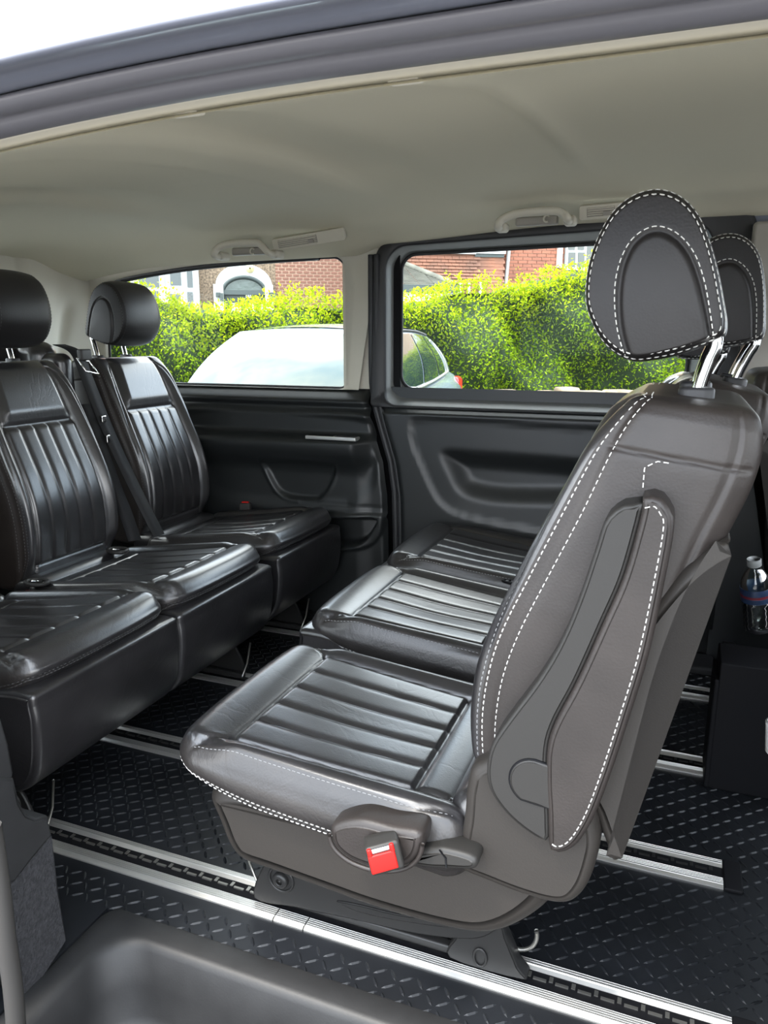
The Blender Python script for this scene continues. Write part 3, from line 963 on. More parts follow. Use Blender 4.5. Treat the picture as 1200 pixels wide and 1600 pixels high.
# ================================================================== SEATS (built once facing -x, base at the floor, then copied)
# ---- cushion
CH, CR, CC = np.array((0.250, 0.217, 0.047)), 0.045, np.array((-0.468, 0.0, 0.316))
def pan_w(x):
    return np.interp(x, [-0.62, -0.30], [0.168, 0.150])
def cushion_eval(Q):
    P, n = round_off(Q, CH, CR)
    P = P + CC
    x, y, z = P[:, 0].copy(), P[:, 1].copy(), P[:, 2].copy()
    fr = (x + 0.718) / 0.50
    y = y * (1 - 0.055 * np.clip(1 - fr / 0.22, 0, 1) ** 2)
    x = x + 0.020 * (np.abs(y) / CH[1]) ** 3 * np.clip(1 - fr / 0.5, 0, 1)
    top = sstep(0.35, 0.85, n[:, 2])
    pw = pan_w(x)
    ay = np.abs(y)
    x0, x1 = -0.612, -0.318
    inx = sstep(x0 - 0.002, x0 + 0.008, x) * (1 - sstep(x1 - 0.008, x1 + 0.002, x))
    h = np.zeros_like(x)
    # raised side bolsters
    h += 0.017 * sstep(pw - 0.006, pw + 0.030, ay) * sstep(-0.66, -0.58, x)
    # pleats
    v = (y + pw) / (2 * pw) * 5
    f = np.abs(2 * (v - np.floor(v)) - 1)
    pl = 0.0046 * (1 - f ** 6)
    h += np.where(ay < pw, pl * inx, 0)
    g = lambda d, w_, a: -a * np.exp(-(d / w_) ** 2)
    h += np.where((x > x0 - 0.004) & (x < x1 + 0.055), g(ay - pw, 0.0042, 0.0055), 0)
    h += np.where(ay < pw + 0.002, g(x - x0, 0.0040, 0.006) + g(x - x1, 0.0038, 0.0055), 0)
    # soft rolls in front of and behind the pleats
    h += np.where(ay < pw + 0.02, 0.007 * np.clip(1 - ((x + 0.665) / 0.052) ** 2, 0, 1), 0)
    h += np.where(ay < pw, 0.006 * np.clip(1 - ((x + 0.285) / 0.033) ** 2, 0, 1), 0)
    # mitred seams from the pleat corners to the front corners
    d = dline(x, ay, [(x0, 0.168), (-0.676, 0.204)])
    h += g(d, 0.004, 0.005)
    # seam on the outer top of the bolsters
    d = dline(x, ay, BOL)
    h += g(d, 0.0032, 0.0035)
    z = z + top * h
    # wear creases in the front roll
    low = np.clip((CC[2] + 0.02 - z) / 0.055, 0, 1)
    z = z + 0.030 * np.clip(1 - fr / 0.35, 0, 1) ** 1.5 * low
    side = sstep(0.5, 0.9, np.abs(n[:, 1]))
    y = y - np.sign(y) * side * 0.004 * np.exp(-((Q[:, 2] + 0.024) / 0.004) ** 2)
    frontn = sstep(0.5, 0.9, -n[:, 0])
    x = x + frontn * 0.004 * np.exp(-((Q[:, 2] + 0.024) / 0.004) ** 2)
    # cushion slopes down to the rear, and sags a little
    z = z + 0.014 - 0.048 * np.clip(fr, -0.1, 1.1) - top * 0.006 * np.exp(-((x + 0.46) / 0.12) ** 2 - (y / 0.10) ** 2)
    return np.stack([x, y, z], 1), n
BOL = [(-0.676, 0.204), (-0.655, 0.2055), (-0.55, 0.2065), (-0.42, 0.2045), (-0.30, 0.198), (-0.24, 0.188)]
Qc, Fc = cube_surface(CH, CR, (130, 124, 5), 8)
Pc, _ = cushion_eval(Qc)

def path_on(evalf, Qp, H, step=0.002):
    Qp = resample(np.array(Qp, dtype=float), step)
    P, n = evalf(Qp)
    return P, n

def cushion_stitching():
    parts = []
    # double row round the lower edge (both sides and front), single row along each bolster
    for cz in (-0.016, -0.032):
        for s in (-1, 1):
            A = [(0.10, s * CH[1], cz), (-0.19, s * CH[1], cz)]
            parts.append(stitches(*path_on(cushion_eval, A, CH)))
        B = [(-CH[0], -0.19, cz), (-CH[0], 0.19, cz)]
        parts.append(stitches(*path_on(cushion_eval, B, CH)))
        for s in (-1, 1):
            C = [(-0.19, s * CH[1], cz), (-CH[0], s * CH[1], cz), (-CH[0], s * 0.19, cz)]
            parts.append(stitches(*path_on(cushion_eval, C, CH)))
    return merge(*parts)

def cushion_bolster_stitching():
    parts = []
    for s in (-1, 1):
        L = [(x - CC[0], s * (y + 0.0045), CH[2]) for x, y in BOL]
        parts.append(stitches(*path_on(cushion_eval, L, CH), 0.005, 0.003, 0.0012))
    return merge(*parts)

# ---- backrest
BS, BR = np.array((0.305, 0.176, 0.075)), 0.026      # half length along the back, half width, half thickness (box space)
FCV = np.array([(-0.180, 0.320), (-0.203, 0.372), (-0.213, 0.430), (-0.216, 0.490), (-0.209, 0.552), (-0.190, 0.615), (-0.158, 0.690), (-0.120, 0.778), (-0.092, 0.850), (-0.072, 0.888), (-0.048, 0.915)])
BCV = np.array([(-0.075, 0.320), (-0.052, 0.372), (-0.034, 0.430), (-0.020, 0.490), (-0.006, 0.552), (0.010, 0.615), (0.030, 0.680), (0.058, 0.752), (0.080, 0.815), (0.087, 0.862), (0.078, 0.902)])
sF, sB = smooth_poly(FCV, 12, False), smooth_poly(BCV, 12, False)
tF, tB = np.linspace(0, 1, len(sF)), np.linspace(0, 1, len(sB))
def back_curve(s, tau):
    f = np.stack([np.interp(s, tF, sF[:, 0]), np.interp(s, tF, sF[:, 1])], -1)
    b = np.stack([np.interp(s, tB, sB[:, 0]), np.interp(s, tB, sB[:, 1])], -1)
    return b + (f - b) * tau[..., None], f - b
def bp_w(s):
    return np.interp(s, [0, 0.7, 1], [0.134, 0.121, 0.102])
PAD0 = 0.665
def back_eval(Q):
    P, n = round_off(Q, BS, BR)
    s = (P[:, 0] + BS[0]) / (2 * BS[0])
    y = P[:, 1].copy()
    tau = (P[:, 2] + BS[2]) / (2 * BS[2])
    wid = np.interp(s, [0, 0.25, 0.55, 0.8, 0.93, 1.0], [0.97, 1.0, 1.0, 0.96, 0.91, 0.84])
    y = y * wid
    front = sstep(0.35, 0.85, n[:, 2])
    ay = np.abs(y)
    pw = bp_w(s)
    g = lambda d, w_, a: -a * np.exp(-(d / w_) ** 2)
    L = 0.66
    h = 0.020 * sstep(pw - 0.004, pw + 0.030, ay) * sstep(0.08, 0.2, s) * (1 - 0.8 * sstep(0.66, 0.95, s))
    v = (y + pw) / (2 * pw) * 5
    f = np.abs(2 * (v - np.floor(v)) - 1)
    ins = sstep(0.125, 0.14, s) * (1 - sstep(PAD0 - 0.012, PAD0, s))
    h += np.where(ay < pw, 0.0050 * (1 - f ** 5) * ins, 0)
    h += np.where((s > 0.10) & (s < 0.975), g(ay - pw, 0.0045, 0.006), 0)
    # smooth head pad
    hp = sstep(PAD0, PAD0 + 0.05, s) * (1 - 0.6 * sstep(0.90, 0.99, s)) * (1 - sstep(pw - 0.03, pw, ay))
    h += 0.014 * hp
    h += np.where(ay < pw, g((s - PAD0) * L, 0.0045, 0.006), 0)
    h += np.where(ay < pw, g((s - 0.128) * L, 0.005, 0.006) + 0.010 * np.exp(-((s - 0.06) * L / 0.025) ** 2), 0)
    # stitched seam on the bolster
    d = dline(s * L, ay, [(q[0] * L, q[1]) for q in BOLB])
    h += g(d, 0.0032, 0.004)
    c, dr = back_curve(s, tau)
    dn = dr / np.maximum(np.linalg.norm(dr, axis=1, keepdims=True), 1e-9)
    X = c[:, 0] + dn[:, 0] * h * front
    Z = c[:, 1] + dn[:, 1] * h * front
    # side seams
    side = sstep(0.5, 0.9, np.abs(n[:, 1]))
    tz = Q[:, 2]
    gd = g(tz - 0.0655, 0.0030, 0.0035)
    gd = gd + np.where(tz < 0.0655, g((s - (0.825 - 0.01 * tz / 0.07)) * L, 0.0028, 0.004), 0)
    gd = gd + np.where(s > 0.5, g(tz + 0.050 - 0.02 * np.clip((s - 0.7) * 3, -1, 0), 0.003, 0.0035), 0)
    bulge = 0.006 * np.clip(1 - ((tz - 0.005) / 0.07) ** 2, 0, 1)
    y = y + np.sign(y) * side * (gd + bulge)
    return np.stack([X, y, Z], 1), np.stack([n[:, 2] * dn[:, 0] + n[:, 0] * -dn[:, 1] * 0, n[:, 1], n[:, 2] * dn[:, 1] + np.maximum(n[:, 0], 0)], 1)
BOLB = [(0.02, 0.165), (0.15, 0.170), (0.40, 0.168), (0.60, 0.160), (0.75, 0.148), (0.86, 0.132), (0.92, 0.112), (0.935, 0.098)]
Qb, Fb = cube_surface(BS, BR, (150, 110, 26), 8)
Pb, _ = back_eval(Qb)

def back_stitching():
    parts = []
    for s in (-1, 1):
        for tz in (0.0600, 0.0715):
            L = [(-0.235, s * BS[1], tz), (0.262, s * BS[1], tz)]
            parts.append(stitches(*path_on(back_eval, L, BS)))
            T = [(0.262, s * BS[1], tz), (BS[0], s * BS[1], tz), (BS[0], s * 0.10, tz)]
            parts.append(stitches(*path_on(back_eval, T, BS)))
    return merge(*parts)
def back_stitching_dull():
    parts = []
    for s in (-1, 1):
        L = [(q[0] * 2 * BS[0] - BS[0], s * (q[1] + 0.004), BS[2]) for q in BOLB]
        parts.append(stitches(*path_on(back_eval, L, BS), 0.005, 0.003, 0.0014))
    return merge(*parts)

# ---- headrest: a deep egg-shaped block with an oval panel on each side
HO = xz([(908, 470), (911, 420), (925, 372), (951, 325), (985, 296), (1026, 285), (1064, 296), (1093, 325), (1113, 370), (1127, 422), (1136, 470), (1141, 505), (1136, 528), (1112, 539), (1060, 557), (1015, 566), (985, 567), (958, 556), (935, 535), (918, 505)], 0.985)
HO = smooth_poly(np.array(HO), 8)
HI = xz([(981, 562), (968, 510), (966, 455), (974, 410), (992, 376), (1022, 359), (1052, 368), (1076, 395), (1092, 435), (1103, 480), (1112, 530)], 0.966)
HI = smooth_poly(np.array(HI), 8, False)
HC = HO.mean(axis=0)
HW = 0.098
HI_CLOSED = np.array(HI)
def HPROF(k):
    return (1 - 0.06 * k ** 2) * (1 - np.clip((k - 0.86) / 0.14, 0, 1) ** 2.4) ** (1 / 2.4)
def headrest():
    n = len(HO)
    ks = np.r_[np.linspace(0.02, 0.72, 30), np.linspace(0.74, 0.90, 16), 1 - 0.095 * (1 - np.linspace(0, 1, 20)) ** 2.2]
    rows = []
    for sgn in (-1, 1):
        R_ = []
        for k in ks:
            P = HC + (HO - HC) * k
            d = dline(P[:, 0], P[:, 1], HI)
            ins = sdf_poly(P[:, 0], P[:, 1], HI_CLOSED) < 0
            yy = HW * HPROF(k)
            yy = yy - 0.0035 * np.exp(-(d / 0.0028) ** 2) + np.where(ins, 0.0022 * np.clip(d / 0.006, 0, 1), 0)
            # seam near the rim
            yy = yy - 0.0028 * np.exp(-((k - 0.915) / 0.013) ** 2)
            R_.append(np.c_[P[:, 0], sgn * yy, P[:, 1]])
        rows.append(R_)
    # the middle band between both rims
    bulge = []
    A, B = rows[0], rows[1]
    seq = A[:-1] + [np.c_[(HC + (HO - HC) * 1.0)[:, 0], np.full(n, 0.0), (HC + (HO - HC) * 1.0)[:, 1]]] + B[:-1][::-1]
    V, F = sheet(np.array(seq), flip=True, closed_v=True)
    F.append(tuple(range(n - 1, -1, -1)))
    k = (len(seq) - 1) * n
    F.append(tuple(range(k, k + n)))
    return V, F
def head_stitching():
    parts = []
    n = len(HO)
    for sgn in (-1, 1):
        for k in (0.885, 0.945):
            P = HC + (HO - HC) * k
            yy = HW * HPROF(k)
            # leave the underside bare
            sel = [i for i in range(n + 1)]
            pts = np.c_[P[:, 0], np.full(n, sgn * yy), P[:, 1]]
            i0 = int(n * 11.6 / 20)
            order = [(i0 + i) % n for i in range(n)]
            keep = [i for i in order if not (P[i, 1] < HC[1] - 0.088)]
            nn = np.c_[(P - HC)[keep] * 3, np.full(len(keep), sgn * 0.35)]
            N = nn / np.linalg.norm(nn, axis=1, keepdims=True)
            N[:, 1] = sgn * 0.8
            seqp = pts[keep]
            # split where the path jumps
            cut = [0] + [i + 1 for i in range(len(seqp) - 1) if np.linalg.norm(seqp[i + 1] - seqp[i]) > 0.03] + [len(seqp)]
            for a, b in zip(cut[:-1], cut[1:]):
                if b - a > 2:
                    parts.append(stitches(seqp[a:b], N[a:b]))
        c = HI.mean(axis=0)
        O = HI + (HI - c) / np.linalg.norm(HI - c, axis=1, keepdims=True) * 0.0055
        kk = []
        for p in O:
            d = p - HC
            a = math.atan2(d[1], d[0])
            angs = np.arctan2((HO - HC)[:, 1], (HO - HC)[:, 0])
            i = int(np.argmin(np.abs(np.angle(np.exp(1j * (angs - a))))))
            kk.append(min(0.985, np.linalg.norm(d) / np.linalg.norm(HO[i] - HC)))
        yy = HW * HPROF(np.array(kk))
        parts.append(stitches(np.c_[O[:, 0], sgn * yy, O[:, 1]], np.c_[np.zeros(len(O)), np.full(len(O), sgn), np.zeros(len(O))]))
    return merge(*parts)

# ---- shell under the cushion and legs
SHELL = smooth_poly(np.array([(-0.660, 0.262), (-0.645, 0.215), (-0.628, 0.175), (-0.600, 0.152), (-0.54, 0.147), (-0.45, 0.140), (-0.36, 0.134), (-0.25, 0.136), (-0.19, 0.150), (-0.140, 0.190), (-0.105, 0.245), (-0.12, 0.285), (-0.30, 0.288), (-0.50, 0.292), (-0.62, 0.290)]), 5)

def build_seat():
    t = thing('van_seat', 'x', 'seat')
    cu = link('cushion', Pc, Fc, M['leather'], t, True, True)
    cu.data.materials.append(M['leather_mid'])
    cu.data.polygons.foreach_set('material_index', (np.abs(Qc[Fc].mean(axis=1)[:, 1]) > 0.2035).astype(np.int32))
    link('stitching', *cushion_stitching(), M['thread'], cu, False, True)
    link('bolster_stitching', *cushion_bolster_stitching(), M['thread_dull'], cu, False, True)
    ba = link('backrest', Pb, Fb, M['leather'], t, True, True)
    ba.data.materials.append(M['leather_grain'])
    fc = Qb[Fb].mean(axis=1)
    ba.data.polygons.foreach_set('material_index', ((fc[:, 2] < 0.0730) & (fc[:, 0] < 1.0)).astype(np.int32))
    link('side_stitching', *back_stitching(), M['thread'], ba, False, True)
    link('bolster_stitching', *back_stitching_dull(), M['thread_dull'], ba, False, True)
    hr = link('headrest', *headrest(), M['leather_head'], t, True, True)
    link('headrest_stitching', *head_stitching(), M['thread'], hr, False, True)
    for y in (-0.068, 0.068):
        P = smooth_poly(np.array([(0.012, y, 0.870), (0.016, y, 0.915), (0.024, y, 0.950), (0.030, y, 0.975), (0.020, y, 1.02)]), 6, False)
        link('headrest_post', *tube(P, 0.0082, 12), M['chrome'], t, True, True)
        C = rrect(-0.021, 0.021, -0.014, 0.014, 0.0135, 6)
        V, F, sm = slab(C, 0.890, 0.9195, 0.004, 2, 3)
        V = np.array(V) + np.array((0.0135, y, 0))
        link('post_collar', V, F, M['rubber'], t, sm, True)
    V, F, sm = slab(SHELL, -0.182, 0.182, 0.03, 1, 5)
    link('seat_shell', V, F, M['plastic_shell'], t, sm, True)
    # tuck of leather between cushion and backrest
    V, F = soft_box((-0.205, 0, 0.315), (0.11, 0.36, 0.10), 0.035, (4, 8, 4), 4)
    link('tuck_roll', V, F, M['leather'], t, True, True)
    # rear cover
    RC = smooth_poly(np.array([(0.062, 0.758), (0.047, 0.722), (0.030, 0.673), (0.014, 0.607), (0.0035, 0.547), (-0.006, 0.468), (-0.011, 0.423), (-0.019, 0.365), (-0.033, 0.318), (-0.048, 0.346), (-0.064, 0.385), (-0.085, 0.43), (-0.07, 0.52), (-0.04, 0.62), (-0.004, 0.690), (0.030, 0.735)]), 5)
    V, F, sm = slab(RC, -0.183, 0.183, 0.016, 1, 5)
    link('back_cover', V, F, M['plastic_shell'], t, sm, True)
    return t

def legs(t, yr):
    """floor brackets on the rails; yr = rail offsets from the seat centre"""
    for yl, out in yr:
        s = -1 if out < 0 else 1
        # long side plate
        PL = smooth_poly(np.array([(-0.632, 0.014), (-0.612, 0.085), (-0.585, 0.108), (-0.555, 0.106), (-0.535, 0.085), (-0.46, 0.105), (-0.33, 0.105), (-0.225, 0.108), (-0.200, 0.095), (-0.235, 0.062), (-0.33, 0.040), (-0.45, 0.030), (-0.55, 0.020)]), 4)
        V, F, sm = slab(PL, yl + s * 0.020, yl + s * 0.012, 0.0025, 1, 2)
        br = link('leg', V, F, M['steel'], t, sm, True)
        RB = smooth_poly(np.array([(-0.47, 0.060), (-0.43, 0.052), (-0.36, 0.058), (-0.27, 0.074), (-0.275, 0.084), (-0.36, 0.070), (-0.43, 0.066)]), 4)
        V, F, sm = slab(RB, yl + s * 0.0235, yl + s * 0.018, 0.002, 1, 2)
        link('rib', V, F, M['steel'], br, sm, True)
        link('bolt', *lathe([(0.012, -0.010), (0.0145, -0.008), (0.0145, 0.0), (0.012, 0.003), (0.006, 0.0035), (0.005, 0.002)], 20, (-0.576, yl + s * 0.026, 0.070), 'y') if s > 0 else
             lathe([(0.005, -0.002), (0.006, -0.0035), (0.012, -0.003), (0.0145, 0.0), (0.0145, 0.008), (0.012, 0.010)], 20, (-0.576, yl + s * 0.026, 0.070), 'y'), M['steel'], br, True, True)
        link('washer', *tube(np.array([(-0.576 + 0.023 * math.cos(a), yl + s * 0.021, 0.070 + 0.023 * math.sin(a)) for a in np.linspace(0, 2 * PI, 28, endpoint=False)]), 0.0025, 6, True, (0, 1, 0)), M['steel'], br, True, True)
        # rear foot
        FT = np.array([(-0.275, 0.0095), (-0.262, 0.060), (-0.252, 0.100), (-0.198, 0.100), (-0.186, 0.075), (-0.166, 0.030), (-0.158, 0.0095)])
        V, F, sm = slab(smooth_poly(FT, 4), yl + s * 0.016, yl - s * 0.012, 0.003, 1, 2)
        ft = link('rear_foot', V, F, M['steel'], t, sm, True)
        link('latch_loop', *tube(np.array([(-0.225 + 0.010 * math.cos(a), yl + s * 0.018, 0.030 + max(-0.018, 0.016 * math.sin(a))) for a in np.linspace(0, 2 * PI, 20, endpoint=False)]), 0.0022, 6, True, (0, 1, 0)), M['steel'], ft, True, True)
        link('release_hook', *tube(np.array([(-0.185 + 0.03 * math.cos(a) + 0.012, yl - s * 0.012, 0.072 + 0.034 * math.sin(a)) for a in np.linspace(-2.4, 0.3, 14)]), 0.0035, 6, False, (0, 1, 0)), M['worn_steel'], t, True, True)
        link('front_strut', *tube(np.array([(-0.636, yl - s * 0.006, 0.013), (-0.655, yl - s * 0.006, 0.060), (-0.668, yl - s * 0.004, 0.125)]), 0.0025, 6), M['worn_steel'], t, True, True)
        # sled on the rail
        link('rail_sled', *soft_box((-0.40, yl, 0.0165), (0.48, 0.018, 0.016), 0.004), M['steel'], t, True, True)

def mark_stuff(t):
    for c in t.children_recursive:
        if 'stitching' in c.name:
            c['kind'] = 'stuff'
base = build_seat()
mark_stuff(base)
parts0 = list(base.children)

def add_apron(t):
    AP = smooth_poly(np.array([(-0.708, 0.352), (-0.722, 0.325), (-0.724, 0.275), (-0.712, 0.20), (-0.684, 0.155), (-0.645, 0.135), (-0.612, 0.140), (-0.60, 0.20), (-0.60, 0.33)]), 5)
    V, F, sm = slab(AP, -0.215, 0.215, 0.014, 1, 4)
    link('front_apron', V, F, M['leather'], t, sm, True)

def recline(t, ang):
    """lean the upper part back about the hinge"""
    h = Vector((-0.165, 0, 0.385))
    for c in t.children:
        n = c.name.split('.')[0]
        if n in ('backrest', 'headrest', 'headrest_post', 'post_collar', 'back_cover'):
            c.rotation_euler = (0, ang, 0)
            c.location = h - Matrix.Rotation(ang, 3, 'Y') @ h

def place(t, x, y, rz, label, group):
    t.location = (x, y, 0)
    t.rotation_euler = (0, 0, rz)
    t['label'] = label
    if group:
        t['group'] = group

near = base
YN = 1.075
bench = [copy_tree(base) for _ in range(2)]
rear = [copy_tree(base) for _ in range(3)]
driver = copy_tree(base)
light_block_seat = copy_tree(base)  # unseen front seat, added to block light coming in at the front
add_apron(rear[0])
ap = [c for c in rear[0].children if c.name.startswith('front_apron')][0]
for r_ in rear[1:] + bench + [driver, light_block_seat]:
    copy_tree(ap, r_)
G1, G2 = 'rear facing seats of the middle row', 'forward facing seats of the rear row'
legs(near, [(1.0 - YN, -1), (1.365 - YN, 1)])
place(near, 0, YN, 0, 'nearest black leather seat, rear facing, with folded side armrest and red buckle', G1)
place(bench[0], -0.030, 1.60, 0, 'middle rear facing black leather seat, its cushion just beyond the nearest seat', G1)
place(bench[1], -0.040, 2.09, 0, 'far rear facing black leather seat, its cushion beside the sliding door panel', G1)
legs(bench[0], [(1.745 - 1.60, 1)])
legs(bench[1], [(2.142 - 2.09, 1)])
def tilt_cushion(t, ang, dz):
    h = Vector((-0.20, 0, 0.31))
    for c in t.children:
        if c.name.split('.')[0] == 'cushion':
            c.rotation_euler = (0, ang, 0)
            c.location = h - Matrix.Rotation(ang, 3, 'Y') @ h + Vector((0, 0, dz))
for b in bench:
    recline(b, math.radians(9))
    for c in (b.children if b is bench[0] else ()):
        if c.name.split('.')[0] in ('headrest', 'headrest_post'):
            c.location = c.location + Vector((0.022, 0, 0.034))
        elif c.name.split('.')[0] in ('backrest', 'back_cover', 'post_collar'):
            c.location = c.location + Vector((0.020, 0, 0.022))
    tilt_cushion(b, math.radians(1.0), 0.006)
for r_ in rear:
    tilt_cushion(r_, math.radians(3.0), 0.012)
    for c in r_.children_recursive:
        if 'stitching' in c.name:
            c.material_slots[0].link = 'OBJECT'
            c.material_slots[0].material = M['thread_dark']
place(rear[0], -1.765, 1.140, PI, 'rear row seat nearest the open door, its cushion cut by the left edge', G2)
place(rear[1], -1.765, 1.577, PI, 'rear row middle seat, its pleated backrest cut by the left edge', G2)
place(rear[2], -1.780, 2.070, PI, 'rear row seat in the corner under the quarter window', G2)
for r_, yy, q in ((rear[0], 1.14, 0.998), (rear[1], 1.577, 1.745), (rear[2], 2.07, 2.142)):
    legs(r_, [(yy - q, 1 if q < yy else -1)])
place(driver, 0.225, 2.03, PI, 'forward facing front seat at the right edge, mostly cut off', '')
place(light_block_seat, 0.26, 1.12, PI, 'unseen front seat beyond the right edge, added to block light from the front', '')
for q_ in (driver, light_block_seat):
    if 'group' in q_.keys():
        del q_['group']

# ---- what only the nearest seat shows: folded armrest, hinge cover, lever, buckle pouch
def near_parts():
    t = near
    A_R = [(-0.033, 0.802), (-0.036, 0.778), (-0.048, 0.715), (-0.066, 0.658), (-0.092, 0.579), (-0.114, 0.523), (-0.122, 0.486), (-0.121, 0.441), (-0.117, 0.400), (-0.114, 0.355)]
    A_L = [(-0.120, 0.351), (-0.145, 0.362), (-0.170, 0.380), (-0.190, 0.405), (-0.197, 0.434), (-0.192, 0.472), (-0.172, 0.512), (-0.138, 0.571), (-0.113, 0.626), (-0.094, 0.686), (-0.080, 0.743), (-0.071, 0.779), (-0.055, 0.797)]
    R_ = smooth_poly(np.array(A_R), 5, False)
    L_ = smooth_poly(np.array(A_L), 5, False)
    yo = YN
    arm = np.r_[R_ + np.array((0.002, 0)), L_]
    V, F, sm = slab(even_outline(arm, 0.011), 0.858 - yo, 0.910 - yo, 0.006, 1, 4)
    a = link('armrest', V, F, M['plastic'], t, sm, True)
    PR = smooth_poly(np.array([(-0.033, 0.808), (-0.017, 0.811), (-0.004, 0.798), (0.002, 0.778), (-0.003, 0.713), (-0.013, 0.625), (-0.029, 0.540), (-0.046, 0.459), (-0.061, 0.401), (-0.079, 0.360), (-0.098, 0.344), (-0.112, 0.346)]), 5, False)
    pad = np.r_[PR, R_[::-1] + np.array((0.001, 0))]
    V, F, sm = slab(even_outline(pad, 0.011), 0.852 - yo, 0.925 - yo, 0.0075, 1, 5)
    p = link('armrest_pad', V, F, M['leather_grain'], a, sm, True)
    i0 = inset2(PR, 0)
    T = frames(PR)
    Nrm = np.stack([-T[:, 1], T[:, 0]], 1)
    st = []
    c = pad.mean(axis=0)
    for d, yy in ((0.0045, 0.8555), (0.0110, 0.8518)):
        Q = PR.copy()
        s = np.sign(np.sum((c - PR) * Nrm, axis=1))[:, None]
        Q = PR + Nrm * s * d
        st.append(stitches(np.c_[Q[:, 0], np.full(len(Q), yy - yo), Q[:, 1]], np.c_[Nrm[:, 0] * -s[:, 0] * (0.8 if d < 0.01 else 0), np.full(len(Q), -1.0), Nrm[:, 1] * -s[:, 0] * (0.8 if d < 0.01 else 0)]))
    st.append(stitches(np.array([(-0.035, 0.894 - yo, 0.812), (-0.035, 0.894 - yo, 0.835), (-0.022, 0.894 - yo, 0.843), (-0.003, 0.894 - yo, 0.841)]), np.array([(0, -1, 0)] * 4)))
    link('armrest_stitching', *merge(*st), M['thread'], a, False, True)
    CAP = [(-0.1155, 0.458), (-0.1155, 0.400)]
    cap = np.array([(-0.113, 0.462), (-0.135, 0.465)] + [(-0.137 + 0.029 * math.cos(q), 0.434 + 0.031 * math.sin(q)) for q in np.linspace(PI / 2, 1.5 * PI - 0.5, 14)] + [(-0.128, 0.404), (-0.112, 0.402)])
    V, F, sm = slab(cap, 0.8545 - yo, 0.870 - yo, 0.0030, 1, 3)
    link('hinge_cap', V, F, M['plastic'], a, sm, True)
    V, F = tube(np.c_[cap[:, 0], np.full(len(cap), 0.8572 - yo), cap[:, 1]], 0.0016, 6, True, (0, 1, 0))
    link('cap_groove', V, F, M['dark'], a, True, True)
    # hinge cover (large moulded side of the seat base)
    HCV = smooth_poly(np.array([(-0.215, 0.428), (-0.228, 0.395), (-0.231, 0.345), (-0.238, 0.290), (-0.236, 0.262), (-0.19, 0.252), (-0.145, 0.246), (-0.104, 0.246), (-0.080, 0.257), (-0.064, 0.285), (-0.055, 0.325), (-0.053, 0.360), (-0.064, 0.400), (-0.09, 0.44), (-0.15, 0.46)]), 5)
    V, F, sm = slab(HCV, 0.876 - yo, 1.255 - yo, 0.016, 1, 6)
    link('hinge_cover', V, F, M['plastic_shell'], t, sm, True)
    # recline lever
    LV = smooth_poly(np.array([(-0.300, 0.278), (-0.297, 0.291), (-0.284, 0.303), (-0.262, 0.312), (-0.245, 0.316), (-0.206, 0.314), (-0.205, 0.296), (-0.24, 0.286), (-0.27, 0.279)]), 5)
    V, F, sm = slab(LV, 0.844 - yo, 0.885 - yo, 0.008, 1, 4)
    lv = link('recline_lever', V, F, M['plastic'], t, sm, True)
    link('lever_joint', *tube(np.array([(-0.253, 0.8435 - yo, 0.314), (-0.244, 0.8430 - yo, 0.304), (-0.243, 0.8435 - yo, 0.290)]), 0.0012, 6, False, (0, 1, 0)), M['dark'], lv, True, True)
    # leather pouch with the buckle
    PO = smooth_poly(np.array(xz([(520, 1288), (515, 1306), (525, 1328), (552, 1348), (592, 1360), (630, 1357), (652, 1342), (660, 1318), (652, 1301), (610, 1293), (560, 1281)], 0.83)), 6)
    V, F, sm = slab(PO, 0.828 - yo, 0.88 - yo, 0.012, 1, 5)
    po = link('buckle_pouch', V, F, M['leather_grain'], t, sm, True)
    low = PO[int(len(PO) * 0.09):int(len(PO) * 0.66)]
    V, F = tube(np.c_[low[:, 0], np.full(len(low), 0.830 - yo), low[:, 1] - 0.001], 0.0032, 8, False, (0, 1, 0))
    link('pouch_piping', V, F, M['leather_grain'], po, True, True)
    bk = link('buckle', *soft_box((0, 0, 0), (0.046, 0.034, 0.042), 0.005, (2, 2, 2), 3), M['plastic'], t, True, True)
    R3 = Matrix.Rotation(math.radians(-14), 3, 'Y') @ Matrix.Rotation(math.radians(28), 3, 'Z')
    bk.rotation_euler = R3.to_euler()
    bq = at(600, 1331, 0.815)
    bk.location = (bq[0], 0.815 - yo, bq[2])
    bb = link('release_button', *merge(soft_box((-0.0035, -0.0165, -0.003), (0.036, 0.006, 0.026), 0.002), soft_box((-0.018, -0.0165, 0.0135), (0.006, 0.006, 0.012), 0.002), soft_box((0.012, -0.0165, 0.0135), (0.006, 0.006, 0.012), 0.002)), M['red'], bk, True, True)
    bb['label'] = 'red release button'
    link('tongue_slot', *soft_box((-0.003, -0.0160, 0.0145), (0.024, 0.004, 0.006), 0.001), M['chrome'], bk, True, True)
near_parts()
mark_stuff(near)
mark_stuff(near)
# oval buckle recess between the two far cushions
t = bench[1]
o_ = np.array([(0.034 * math.cos(a), 0.013 * math.sin(a)) for a in np.linspace(0, 2 * PI, 28, endpoint=False)])
V, F = tube(np.c_[o_[:, 0] - 0.33, o_[:, 1] - 0.213, np.full(28, 0.352) - 0.07 * (o_[:, 0])], 0.0035, 8, True)
rim = link('buckle_recess', *merge((V, F), ([(p[0] - 0.33, p[1] - 0.213, 0.351 - 0.07 * p[0]) for p in o_], [tuple(range(28))])), M['dark'], t, True, True)
for k in range(4):
    link('recess_tab', *soft_box((-0.352 + 0.014 * k, -0.213, 0.353), (0.008, 0.012, 0.006), 0.002), M['rubber'], rim, True, True)

